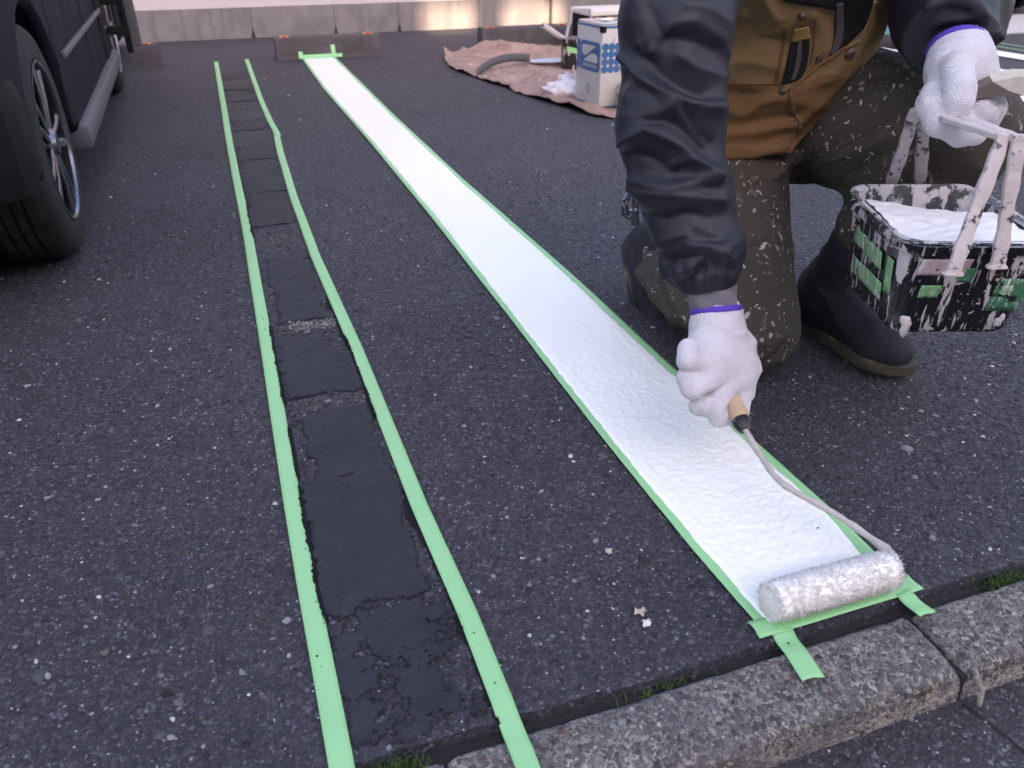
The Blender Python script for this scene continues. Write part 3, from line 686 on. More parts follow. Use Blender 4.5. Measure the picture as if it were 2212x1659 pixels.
# ------------------------------------------------------------------ cars
def car_paint(name, col, rough=.55):
    n = NT(name); MAT[name] = n.done(n.mix(tuple(x*.9 for x in col), tuple(x*1.1 for x in col), n.noise(3, 3)), n.ramp(n.noise(5, 4), [(.3, rough), (.7, rough+.14)]), spec=.05)
car_paint('dark_car_paint', (.011, .011, .019)); car_paint('silver_car_paint', (.34, .33, .35))
n = NT('tyre_rubber'); MAT['tyre_rubber'] = n.done(n.ramp(n.noise(20, 4), [(.3, (.013, .013, .013)), (.7, (.028, .026, .026))]), .82, n.bump(n.noise(90, 3), .3, .001), spec=.3)
simple('black_plastic', (.007, .007, .009), .75, .3, 20, spec=.15); simple('alloy', (.17, .17, .20), .25, .1, 20, .05, metal=.9); simple('sill_plastic', (.085, .082, .098), .45, .15, 12, .1)
simple('lamp_glass', (.25, .25, .26), .1, .1); simple('tail_red', (.30, .01, .01), .15, .1)
def make_car(O, d, paint, label, visible_door=True):
    d = np.array(d, float)/np.linalg.norm(d); e = Vector((d[1], -d[0], 0))
    M = Matrix(((e.x, d[0], 0, O[0]), (e.y, d[1], 0, O[1]), (0, 0, 1, 0), (0, 0, 0, 1)))     # local: x outboard(right), y length, z up
    car = empty('parked_car', (O[0]-.7*e.x+1.2*d[0], O[1]-.7*e.y+1.2*d[1], 0), label, 'car')
    def arch(c, r=.315, n_=14):
        a0 = math.asin((.275-.20)/r) if c else 0.05; return [(c+r*math.cos(a), .275+r*math.sin(a)) for a in np.linspace(-a0, PI+a0, n_)]
    low = [(3.02, .24), (2.94, .20)]+arch(2.42)+[(2.42-.40, .20), (.40, .20)]+arch(0)+[(-.40, .29), (-.50, .33)]
    prof = low+[(-.54, .45), (-.54, .75), (-.51, 1.02), (-.42, 1.52), (-.30, 1.66), (.4, 1.70), (1.55, 1.68), (1.95, 1.55), (2.35, 1.04), (2.92, .90), (3.04, .62)]
    PW = [(0, 1.0)]
    n_ = len(prof); V = []; lay = [(0.0, 0), (-.03, .012), (-1.42, .012), (-1.45, 0)]
    V = []
    tum = lambda z: .10*max(0, z-.95)
    def ring(x, inset, sgn):
        out = []
        cx_, cz_ = 1.2, .75
        for (y, z) in prof: out.append(M @ Vector((x-sgn*tum(z), y+(cx_-y)*inset*.02, z)))
        return out
    R4 = [ring(-.012, 1.2, 1), ring(0, 0, 1), ring(-1.45, 0, -1), ring(-1.462, 1.2, -1)]
    R4 = [ring(0.0, 0, 1), ring(-1.45, 0, -1)]
    for r in R4: V += r
    F = [tuple(range(n_)), tuple(range(n_, 2*n_))[::-1]]+[(i, n_+i, n_+(i+1) % n_, (i+1) % n_) for i in range(n_)]
    MB().add(V, F).build('body', MAT[paint], car, smooth=True, bevel=.018)
    # glass house: side, front and back panes just proud of the body
    def pane(nm, pts): 
        q = MB(); v = [M @ Vector(p) for p in pts]; c = sum(v, Vector())/len(v)
        q.add(v, [tuple(range(len(v)))]); o = q.build(nm, MAT['window_glass'], car); s_ = o.modifiers.new('s', 'SOLIDIFY'); s_.thickness = .006; s_.offset = 0; return o
    for sx, sg in ((.004, 1), (-1.454, -1)):
        for a, b in ((-.36, .28), (.34, 1.12), (1.18, 1.80)):
            top = 1.52; pane('side_window', [(sx-sg*tum(1.0), a+.02, 1.0), (sx-sg*tum(1.0), b+(.25 if b > 1.5 else 0), 1.0), (sx-sg*tum(top), b, top), (sx-sg*tum(top), a+.06, top)])
    pane('windscreen', [(-.14, 2.335, 1.075), (-1.31, 2.335, 1.075), (-1.24, 2.015, 1.485), (-.21, 2.015, 1.485)])
    pane('rear_window', [(-.14, -.502, 1.09), (-1.31, -.502, 1.09), (-1.24, -.434, 1.49), (-.21, -.434, 1.49)])
    # wheels
    for yy in (0, 2.42):
        for sx, sg in ((-.012, 1), (-1.438, -1)):
            Wm = M @ Matrix.Translation((sx, yy, .278)) @ Matrix.Rotation(sg*PI/2, 4, 'Y')
            w_ = empty('wheel', (0, 0, 0)); w_.parent = car; w_.matrix_parent_inverse = Matrix.Translation(-Vector(car.location))
            wt = []
            pr = [(.185, -.010), (.196, .002), (.225, .004), (.255, -.004), (.268, -.016), (.276, -.032)]
            for k in range(4): a = -.038-k*.026; pr += [(.278, a), (.278, a-.019), (.270, a-.021), (.270, a-.024)]
            pr += [(.276, -.146), (.262, -.162), (.225, -.170), (.185, -.160)]
            MB().lathe(pr, Wm, 60).build('tyre', MAT['tyre_rubber'], w_, smooth=True)
            rim = MB().lathe([(.186, -.150), (.182, -.03), (.190, -.006), (.186, 0), (.176, -.008), (.168, -.04), (.160, -.11), (.05, -.12), (.0, -.12)], Wm, 48)
            r_ = rim.build('rim', MAT['black_plastic'], w_, smooth=True)
            MB().lathe([(.190, -.008), (.192, .003), (.184, .003), (.178, -.010)], Wm, 60).build('rim_edge', MAT['alloy'], w_, smooth=True)
            hub = MB().lathe([(.0, .004), (.026, .004), (.030, -.002), (.040, -.010), (.044, -.03)], Wm, 24)
            for k in range(5):
                for dd in (-.13, .13):
                    a = 2*PI*k/5+.3; b = a+dd
                    p0 = Vector((.032*math.cos(a+dd*2.2), .032*math.sin(a+dd*2.2), -.012)); p1 = Vector((.180*math.cos(b+dd*.45), .180*math.sin(b+dd*.45), -.014)); mid = (p0+p1)/2+Vector((0, 0, .004))
                    q = MB().tube([p0, mid, p1], [.011, .010, .015], 8, flat=.7); hub.add([Wm @ Vector(v) for v in q.v], q.f)
            hub.build('spokes', MAT['alloy'], w_, smooth=True)
            bolt = MB()
            wl_ = MB().lathe([(.31, -.19), (.0, -.19)], Wm, 24).build('wheel_well', MAT['black_plastic'], car)
    # sill, bumpers, door seams and hardware
    for sx in (-.02, -1.43):
        q = MB().box((sx-.04, .36, .175), (sx+.045, 2.06, .245), M, bev=.018); q.build('sill', MAT['sill_plastic'], car, smooth=True)
    q = MB().box((-.003, .40, .420), (.010, 1.80, .438), M, bev=.004); q.build('side_moulding', MAT['sill_plastic'], car, smooth=True)
    for y0, y1 in ((-.575, -.355), (2.90, 3.075)):
        q = MB().box((-1.47, y0, .28 if y0 < 0 else .19), (.014, y1, .50), M, bev=.05); b_ = q.build('bumper', MAT[paint] if paint.startswith('silver') else MAT['black_plastic'], car, smooth=True)
        for sx in (-.20, -1.24):
            yo = y0-.006 if y0 < 0 else y1+.006
            MB().lathe([(.0, .012), (.032, .010), (.042, 0), (.05, -.01)], M @ Matrix.Translation((sx, yo, .32)) @ Matrix.Rotation(PI/2 if y0 < 0 else -PI/2, 4, 'X'), 24).build('fog_lamp', MAT['black_plastic'], b_, smooth=True)
        MB().box((-1.15, y0-.004 if y0 < 0 else y1-.01, .375), (-.30, y0+.01 if y0 < 0 else y1+.004, .385), M).build('bumper_groove', MAT['dark_gap'], b_)
        MB().box((-1.15, y0-.004 if y0 < 0 else y1-.01, .265), (-.30, y0+.01 if y0 < 0 else y1+.004, .272), M).build('bumper_groove', MAT['dark_gap'], b_)
    for sx in (-.13, -1.32):
        MB().box((sx-.09, -.552, .62), (sx+.09, -.52, .98), M, bev=.012).build('tail_lamp', MAT['tail_red'], car)
        MB().box((sx-.12, 3.0, .64), (sx+.10, 3.045, .80), M, bev=.012).build('headlamp', MAT['lamp_glass'], car)
    for yy in (.30, 1.14, 1.90):
        MB().box((-.004, yy-.002, .26), (.0025, yy+.002, .99), M).build('door_seam', MAT['dark_gap'], car)
    for yy in (.42, 1.28): MB().box((-.005, yy, .86), (.022, yy+.14, .885), M, bev=.006).build('door_handle', MAT[paint], car, smooth=True)
    if visible_door:   # front door standing ajar, seen from its shut edge
        dr = MB().box((.085, 1.985, .26), (.135, 2.02, .98), M, bev=.012).build('door', MAT['sill_plastic'], car, smooth=True)
        MB().box((.068, 1.965, .235), (.095, 1.99, .96), M, bev=.010).build('door_seal', MAT['black_plastic'], dr, smooth=True)
        for z in (.315, .435): MB().box((-.06, 1.95, z), (.075, 1.985, z+.035), M, bev=.006).build('hinge', MAT['black_plastic'], dr, smooth=True)
        MB().tube([M @ Vector(p) for p in ((-.05, 1.93, .36), (-.02, 1.91, .352), (.0, 1.92, .345))], .014, 10).build('door_catch', MAT['alloy'], dr, smooth=True)
        MB().box((-.10, 1.94, .22), (-.008, 2.14, .62), M, bev=.01).build('door_opening', MAT['black_plastic'], car)
        MB().box((-.045, 1.72, .24), (.004, 1.95, .99), M, bev=.004).build('door_gap', MAT['black_plastic'], car)
    return car
make_car((-.395, 2.27), (-.022, 1), 'dark_car_paint', 'dark car with alloy wheels parked along the left edge')
make_car((7.32, 6.36), (0.02, 1), 'silver_car_paint', 'silver car bumper at far right above the concrete apron', False)

# ------------------------------------------------------------------ far white lines and tapes of the other bays
def far_line(x0, x1, y0, y1, label):
    Yv = np.arange(y0, y1, .03); q = np.stack([Yv, Yv*0], -1); G = np.zeros((len(Yv), 4, 3)); G[..., 1] = Yv[:, None]
    G[..., 0] = (x0+(x1-x0)*np.linspace(0, 1, 4))[None]+.002*wob(q, 8, int(x0*10))[:, None]; G[..., 2] = .006
    tag(grid_obj('painted_line', G, MAT['thin_white_paint'], thick=.002), label, 'painted line', 'white lines of the other bays')
far_line(3.55, 3.74, 2.2, 5.4, 'nearest white bay line behind the worker, between torso and arm')
far_line(4.08, 4.22, 2.2, 5.0, 'narrow white bay line right of the worker, just above the held brush')
far_line(4.63, 4.81, 2.2, 4.8, 'white bay line right of the worker, nearest below the thin tapes')
for x, l in ((2.765, 'near thin green tape right of the bucket handle'), (2.94, 'far thin green tape right of the bucket handle'), (4.99, 'lower thin green tape of the blacked-out strip at far right'), (5.14, 'upper thin green tape of the blacked-out strip at far right')):
    strip_tape('masking_tape', [(x, 1.5), (x, 5)], .022, 1.5, 4.85, l, seed=int(x*10), group='tapes in the other bays')
G = np.array([[[5.0, 1.5, .003], [5.13, 1.5, .003]], [[5.0, 4.85, .003], [5.13, 4.85, .003]]]); tag(grid_obj('painted_line', G, MAT['black_paint'], thick=.001), 'black-painted strip between thin green tapes at far right', 'painted line')
G = np.array([[[2.775, 1.5, .003], [2.93, 1.5, .003]], [[2.775, 4.85, .003], [2.93, 4.85, .003]]]); tag(grid_obj('painted_line', G, MAT['black_paint'], thick=.001), 'black-painted strip right of the bucket handles', 'painted line')

# ------------------------------------------------------------------ drop cloth with tools
n = NT('drop_cloth'); f = n.noise(7, 6, .6)
c = n.ramp(f, [(.3, (.22, .14, .122)), (.55, (.32, .215, .19)), (.75, (.37, .26, .23))])
sp = n.vor(34); sq = n.n('ShaderNodeSeparateColor'); n.put(sp.outputs['Color'], sq.inputs[0])
c = n.mix(c, (.55, .52, .48), n.math('MULTIPLY', n.math('GREATER_THAN', sq.outputs[0], .93), n.math('LESS_THAN', sp.outputs['Distance'], .25)))
c = n.mix(c, (.10, .07, .06), n.ramp(n.noise(3.5, 4), [(.6, 0), (.75, .55)]))
MAT['drop_cloth'] = n.done(c, .85, n.bump(n.noise(400, 2), .3, .001), spec=.25)
fr = np.array([W(*p, z=0)[:2] for p in ((962, 134), (977, 152), (1032, 171), (1080, 187), (1090, 191), (1149, 213), (1214, 233), (1291, 256), (1340, 259), (1400, 262))])
bk = np.array([W(*p, z=0)[:2] for p in ((959, 122), (1000, 117), (1040, 106), (1075, 108), (1111, 113), (1160, 112), (1203, 112), (1270, 112), (1340, 118), (1420, 130))])
def resamp(c, n_):
    s_ = np.r_[0, np.cumsum(np.linalg.norm(np.diff(c, axis=0), axis=1))]; t = np.linspace(0, s_[-1], n_); return np.stack([np.interp(t, s_, c[:, k]) for k in (0, 1)], -1)
a, b = resamp(fr, 130), resamp(bk, 130); t = np.linspace(0, 1, 80)[:, None, None]
G2 = a[None]*(1-t)+b[None]*t; G2 += .012*np.stack([wob(G2, 9, 31), wob(G2, 9, 32)], -1)
Zc = .006+.022*np.maximum(0, wob(G2, 7, 33))+.010*sharp(G2[..., 0]*15-G2[..., 1]*11+1.8*wob(G2, 4, 37))**4+.034*sharp(G2[..., 0]*6+G2[..., 1]*9+1.6*wob(G2, 2.5, 34))**6*(.4+.6*wob(G2, 2, 35)**2)
tt = t[..., 0]; Zc += .022*np.exp(-((tt-.03)/.05)**2)*np.clip(wob(G2, 5, 36)+.3, 0, 1)+.06*np.exp(-((tt-.95)/.06)**2)*np.exp(-((G2[..., 0]-1.83)/.22)**2)
Zc += .05*np.exp(-(np.linspace(0, 1, 130)/.02)**2)[None]*np.exp(-((tt-.8)/.3)**2)
CANC = W(1293, 235.5, z=.01)
near_can = np.exp(-(((G2[..., 0]-1.71)/.15)**2+((G2[..., 1]-3.54)/.15)**2)**2); Zc = Zc*(1-near_can)+.006*near_can
near_pot = np.exp(-(((G2[..., 0]-1.95)/.15)**2+((G2[..., 1]-4.55)/.15)**2)**2); Zc = Zc*(1-near_pot)+.006*near_pot
cloth = tag(grid_obj('drop_cloth', np.concatenate([G2, Zc[..., None]], -1), MAT['drop_cloth'], thick=.003), 'crumpled brownish-pink drop cloth spread on the asphalt', 'drop cloth')
# 18 litre tin with printed faces
simple('tin_white', (.55, .54, .53), .35, .06, 20, .08); simple('tin_blue', (.045, .13, .31), .35, .12, 20, .08); simple('tin_metal', (.60, .60, .62), .28, .15, 12, .3, metal=.85)
simple('label_red', (.42, .06, .035), .5, .1); simple('label_white', (.66, .62, .66), .6, .06); simple('ink', (.05, .05, .09), .6, .1)
L0 = W(1239, 226, z=.008); C0 = CANC; dl = np.array([-.07, .9975]); dr_ = np.array([-dl[1], dl[0]])*-1
if dr_[0] < 0: dr_ = -dr_
SW, SH = .238, .349
def T_can(face):     # face frame: u right along the face seen from outside, v up, w outwards
    if face == 0: u = np.array([-dl[0], -dl[1], 0]); o = np.array([C0[0]+dl[0]*SW, C0[1]+dl[1]*SW, .008]); w_ = np.array([-dr_[0], -dr_[1], 0])
    else: u = np.array([dr_[0], dr_[1], 0]); o = np.array([C0[0], C0[1], .008]); w_ = np.array([-dl[0], -dl[1], 0])
    return Matrix(((u[0], 0, w_[0], o[0]), (u[1], 0, w_[1], o[1]), (0, 1, 0, o[2]), (0, 0, 0, 1)))
can = empty('paint_can', (C0[0], C0[1]+.1, .008), 'square white and blue paint tin with logo and red label on the drop cloth', 'paint can')
Bm = Matrix(((dl[0], dr_[0], 0, C0[0]), (dl[1], dr_[1], 0, C0[1]), (0, 0, 1, .008), (0, 0, 0, 1)))
MB().box((0, 0, 0), (SW, SW, SH), Bm, bev=.012).build('body', MAT['tin_white'], can, smooth=True)
MB().box((.004, .004, SH-.003), (SW-.004, SW-.004, SH+.006), Bm, bev=.004).build('lid', MAT['tin_metal'], can, smooth=True)
MB().lathe([(.05, 0), (.052, .008), (.046, .008), (.044, .002), (0, .002)], Bm @ Matrix.Translation((.09, .09, SH+.004)), 32).build('spout_cap', MAT['tin_metal'], can, smooth=True)
for z0, z1 in ((0.0, .0175), (SH-.019, SH-.001)):
    MB().box((-.0015, -.0015, z0), (SW+.0015, SW+.0015, z1), Bm, bev=.012).build('blue_band', MAT['tin_blue'], can, smooth=True)
MB().box((-.003, -.003, SH-.030), (.020, .020, SH-.004), Bm, bev=.003).build('corner_drip', MAT['black_plastic'], can)
def rrect(x0, x1, y0, y1, r, n_=6):
    out = []
    for cx_, cy_, a in ((x1-r, y1-r, 0), (x0+r, y1-r, PI/2), (x0+r, y0+r, PI), (x1-r, y0+r, 1.5*PI)):
        out += [(cx_+r*math.cos(a+k*PI/2/n_), cy_+r*math.sin(a+k*PI/2/n_)) for k in range(n_+1)]
    return out
T0, T1 = T_can(0), T_can(1)
V0, V1 = .153, .276
logo = MB().prism(rrect(.045, .228, V0, V1, .022), -.001, .0016, T0).build('logo_panel', MAT['tin_blue'], can)
MB().prism([(.062, .253), (.062, .228), (.072, .214), (.100, .214), (.190, .259), (.085, .259)], 0, .0026, T0).build('logo_mark', MAT['tin_white'], logo)
MB().prism([(.090, .190), (.198, .190), (.208, .198), (.208, .214), (.190, .226), (.150, .226), (.078, .192)], 0, .0026, T0).build('logo_mark', MAT['tin_white'], logo)
def text_obj(name, s_, size, T, mat, parent, off=.0024, sx=1.0):
    cu = bpy.data.curves.new(name, 'FONT'); cu.body = s_; cu.size = size; cu.extrude = .0004; cu.align_x = 'CENTER'
    to = bpy.data.objects.new(name, cu); C.objects.link(to); bpy.context.view_layer.update()
    me = bpy.data.meshes.new_from_object(to.evaluated_get(bpy.context.evaluated_depsgraph_get())); bpy.data.objects.remove(to)
    me.transform(T @ Matrix.Translation((0, 0, off)) @ Matrix.Diagonal((sx, 1, 1, 1))); return link_mesh(name, me, mat, parent, smooth=False)
text_obj('logo_text', 'SKKAKEN', .024, T0 @ Matrix.Translation((.137, .166, 0)), MAT['tin_white'], logo, sx=1.25)
def circles(T, x0, cols, nm):
    d_ = .0308; m_ = MB(); poly = []
    for i in range(cols):
        for j in range(4):
            cx_, cy_ = x0+d_*(i+.5), V0+d_*(j+.5); poly = [(cx_+d_*.515*math.cos(a), cy_+d_*.515*math.sin(a)) for a in np.linspace(0, 2*PI, 24, endpoint=False)]
            MB().prism(poly, -.001, .0016+.00012*((i+j) % 2), T).build('printed_dot', MAT['tin_blue'], can)
circles(T1, .004, 3, 'b'); circles(T0, .010, 1, 'a')
def diamond(T, u, v, nm, mat, s_=.017): MB().tube([Vector((u, v+s_*1.5, 0)), Vector((u+s_, v, 0)), Vector((u, v-s_*1.5, 0)), Vector((u-s_, v, 0)), Vector((u, v+s_*1.5, 0))], .0012, 5)
for T, u in ((T0, .13), (T1, .09)):
    q = MB().tube([Vector((u, .098, .0004)), Vector((u+.004, .086, .0004)), Vector((u+.020, .076, .0004)), Vector((u+.004, .066, .0004)), Vector((u, .050, .0004)), Vector((u-.004, .066, .0004)), Vector((u-.020, .076, .0004)), Vector((u-.004, .086, .0004)), Vector((u, .098, .0004))], .0011, 5)
    MB().add([T @ Vector(v) for v in q.v], q.f).build('printed_star', MAT['ink'], can)
MB().prism([(.055, .276), (.058, .279), (.059, .300), (.056, .279)], 0, .0012, T1).build('printed_drop', MAT['ink'], can)
lab = MB().prism([(.098, .058), (.125, .058), (.148, .085), (.165, .285), (.102, .287)], .0018, .0034, T1).build('label', MAT['label_white'], can)
MB().prism([(.104, .214), (.165, .214), (.166, .288), (.103, .288)], .0036, .0042, T1).build('red_field', MAT['label_red'], lab)
for k in range(17): MB().prism([(.103, .098+k*.0066), (.138+.002*k*.3, .098+k*.0066), (.138+.002*k*.3, .1012+k*.0066), (.103, .1012+k*.0066)], .0036, .0042, T1).build('printed_stripe', MAT['label_red'], lab)
def stroke(pts, w, nm='printed_kana'):
    q = MB(); p = [Vector((x, y, .0046)) for x, y in pts]; q.tube(p, w, 6, flat=.15); return q
# the two kana on the red field
for strokes, oy in (([[(.112, .276), (.142, .276), (.140, .268), (.133, .262)], [(.128, .268), (.127, .258), (.120, .250)]], 0), ([[(.122, .247), (.119, .240), (.113, .233)], [(.121, .243), (.142, .243), (.139, .231), (.130, .222), (.122, .218)]], 0)):
    m_ = MB()
    for s_ in strokes: q = stroke(s_, .0026); m_.add([T1 @ Vector(v) for v in q.v], q.f)
    m_.build('printed_kana', MAT['label_white'], lab)
# striped case behind the tin
simple('hazard_orange', (.62, .22, .02), .45, .1); simple('case_white', (.62, .60, .60), .3, .08)
hz = empty('hazard_case', (2.45, 5.0, .0), 'white-lidded case with black and orange hazard stripes behind the paint tin', 'case')
hp = W(1274, 48, y=5.0); x0 = hp[0]; zt = W(1280, 22, y=5.0)[2]
MB().box((x0, 5.0, .0), (x0+.42, 5.28, zt-.035), bev=.006).build('body', MAT['black_plastic'], hz)
MB().box((x0-.008, 4.99, zt-.035), (x0+.43, 5.29, zt), bev=.008).build('lid', MAT['case_white'], hz, smooth=True)
for k in range(4): MB().prism([(.025+k*.085, 0), (.060+k*.085, 0), (.035+k*.085, .085), (0+k*.085, .085)], 0, .003, Matrix.Translation((x0+.03, 5.0, zt-.125)) @ Matrix.Rotation(PI/2, 4, 'X')).build('hazard_stripe', MAT['hazard_orange'], hz)
# crumpled white rag
def rag(P):
    d = ell(P, (1.50, 3.76, .030), (.085, .065, .042)); d = smin(d, ell(P, (1.53, 3.79, .065), (.036, .034, .036)), .03)
    return d-.020*sharp(P[:, 0]*52+P[:, 2]*40+2.2*wob(P, 16, 41))*(.5+.5*wob(P, 20, 44))-.010*wob(P, 34, 42)-.006*sharp(P[:, 1]*95+2*wob(P, 30, 43))
simple('rag_cloth', (.66, .63, .70), .9, .06, 40, .3)
rg = W(1216, 206, z=.01); me = sdf_mesh('rag', rag, (1.36, 3.63, .004), (1.64, 3.92, .13), .005); me.transform(Matrix.Translation((rg[0]-1.50, rg[1]-3.76, 0)))
tag(link_mesh('rag', me, MAT['rag_cloth']), 'crumpled white rag left of the square paint tin', 'rag')
# dark rubber strap lying over the cloth
a_, b_ = W(1035, 156, z=.03), W(1146, 126, z=.05); t = np.linspace(0, 1, 26)[:, None]; mid = (a_+b_)/2+np.array([-.03, .06, .055])
cc = (1-t)**2*a_+2*t*(1-t)*mid+t**2*b_; G = np.stack([cc+np.array([0, 0, -.022]), cc+np.array([-.006, .004, 0]), cc+np.array([0, .012, .020])], 1)
simple('grey_rubber', (.075, .070, .080), .7, .15, 20, .2)
tag(grid_obj('rubber_strap', G, MAT['grey_rubber'], thick=.006), 'dark grey curved rubber strap arched over the drop cloth', 'strap')
# second paint pot with roller stick, partly behind the tin
n = NT('splattered_black'); v = n.vor(42, co=n.map((1, 1, .35))); sq = n.n('ShaderNodeSeparateColor'); n.put(v.outputs['Color'], sq.inputs[0])
m1 = n.math('MULTIPLY', n.math('GREATER_THAN', sq.outputs[0], .62), n.math('LESS_THAN', n.math('ADD', v.outputs['Distance'], n.math('MULTIPLY', n.noise(120, 3), .35)), .52))
st = n.ramp(n.noise(1, 4, .6, co=n.map((75, 75, 9))), [(.60, 0), (.64, 1)])
m2 = n.math('MAXIMUM', m1, st)
MAT['splattered_black'] = n.done(n.mix((.008, .008, .010), n.mix((.52, .50, .52), (.36, .30, .30), n.noise(20, 2)), m2), .42, n.bump(m2, .5, .002), spec=.5)
pp = W(1222, 152, z=.008); pot = empty('paint_pot', (pp[0], pp[1]+.08, .008), 'black paint pot with white splashes and green tape behind the tin', 'paint pot')
Pm = Matrix.Translation((pp[0]-.015, pp[1]+.01, .008)) @ Matrix.Rotation(-.3, 4, 'Z')
MB().prism(rrect(-.0, .20, 0, .15, .03), 0, .155, Pm).build('body', MAT['splattered_black'], pot)
MB().prism(rrect(-.008, .208, -.008, .158, .035), .145, .162, Pm).build('rim', MAT['splattered_black'], pot)
MB().prism([(.02, .100), (.15, .070), (.15, .098), (.02, .128)], 0, .002, Pm @ Matrix.Rotation(PI/2, 4, 'X')).build('tape', MAT['masking_tape'], pot)
simple('splashed_strap', (.42, .38, .40), .6, .5, 40, .5, .002)
for yy in (.05, .11):
    q = MB().tube([(0.02, yy, .15), (.05, yy*.6+.03, .31), (.15, yy*.6+.03, .31), (.19, yy, .15)], .007, 6); MB().add([Pm @ Vector(v) for v in q.v], q.f).build('handle', MAT['splashed_strap'], pot)
a_ = W(1172, 55, y=pp[1]+.10); b_ = W(1238, 98, y=pp[1]+.10)
rs = empty('roller_stick', tuple(b_), 'dirty pink-grey roller stick poking out of the black paint pot', 'roller handle'); a_ = Vector(a_); b_ = Vector(b_); dn = (b_-a_).normalized()
MB().tube([a_, a_+dn*.03, b_+dn*.04], [.017, .019, .014], 14).build('grip', MAT['splashed_strap'], rs, smooth=True); MB().tube([a_-dn*.001, a_+dn*.002], [.010, .010], 10).build('bore', MAT['dark_gap'], rs)
# shallow metal tray edge and clear bag
ta = W(1185, 103, y=pp[1]+.22); q = MB().lathe([(0, 0), (.10, .0), (.135, .018), (.14, .018), (.142, .021), (.132, .021), (.098, .004), (0, .004)], Matrix.Translation((ta[0], ta[1], .012)) @ Matrix.Diagonal((1, .55, 1, 1)), 36)
tag(q.build('metal_tray', MAT['tin_metal'], smooth=True), 'shiny shallow metal tray at the back of the drop cloth', 'tray')
n = NT('bag_film'); MAT['bag_film'] = n.done((.55, .43, .32), .35, n.bump(n.noise(45, 4), .6, .006))
bgp = W(1337, 236, z=.01)
def bagf(P): return ell(P, (bgp[0]+.07, bgp[1]-.035, .075), (.085, .07, .085))-.012*sharp(P[:, 2]*45+P[:, 0]*30+2*wob(P, 14, 51))-.006*wob(P, 40, 52)
tag(link_mesh('plastic_bag', sdf_mesh('plastic_bag', bagf, (bgp[0]-.06, bgp[1]-.15, .006), (bgp[0]+.2, bgp[1]+.08, .21), .006), MAT['bag_film']), 'tan crumpled plastic bag at the right foot of the square tin', 'bag')
# tools behind the worker, between torso and forearm
tb = W(1905, 118, z=0); tbx, tby = tb[0]+.16, tb[1]+.3
simple('tool_teal', (.07, .20, .24), .35, .2); simple('tool_dark', (.018, .018, .026), .5, .3)
t_ = empty('tool_crate', (tbx, tby, 0), 'dark low tool crate with teal bits on the asphalt behind the worker', 'tool crate')
MB().box((tbx-.14, tby-.10, 0), (tbx+.16, tby+.12, .10), bev=.02).build('body', MAT['tool_dark'], t_, smooth=True)
MB().tube([(tbx-.12, tby-.08, .10), (tbx-.08, tby, .19), (tbx+.10, tby, .19), (tbx+.14, tby-.06, .10)], .012, 8).build('handle', MAT['tool_dark'], t_, smooth=True)
MB().box((tbx-.03, tby-.115, .085), (tbx+.05, tby-.06, .15), bev=.008).build('tool', MAT['tool_teal'], t_); MB().box((tbx+.10, tby-.115, .04), (tbx+.17, tby-.05, .075), bev=.008).build('tool', MAT['tool_teal'], t_)
MB().tube([(tbx-.15, tby-.125, .05), (tbx-.02, tby-.13, .115)], .008, 8).build('tool', MAT['alloy'], t_, smooth=True)
wp = W(1884, 112, z=.0)
tag(MB().box((wp[0]-.05, wp[1]+.10, 0), (wp[0]+.10, wp[1]+.13, .21), bev=.008).build('white_board', MAT['case_white']), 'upright white board edge behind the worker above the bay line', 'board')
# ------------------------------------------------------------------ the worker
n = NT('sleeve_nylon'); MAT['sleeve_nylon'] = n.done(n.mix((.0100, .0105, .020), (.0150, .0155, .029), n.noise(9, 3)), n.ramp(n.noise(6, 3), [(.3, .54), (.7, .66)]), n.bump(n.noise(900, 2), .12, .001), spec=.5)
def canvas(name, a, b):
    n = NT(name); MAT[name] = n.done(n.mix(a, b, n.noise(5, 5, .6)), .82, n.bump(n.math('ADD', n.noise(800, 2), n.math('MULTIPLY', n.noise(22, 4), 3)), .22, .003), spec=.25)
canvas('canvas_light', (.185, .112, .054), (.25, .160, .084)); canvas('canvas_dark', (.135, .068, .030), (.185, .100, .047)); canvas('black_cloth', (.008, .008, .010), (.016, .016, .020)); canvas('ochre_cloth', (.30, .19, .07), (.36, .23, .09)); canvas('grey_cloth', (.06, .055, .06), (.10, .09, .10))
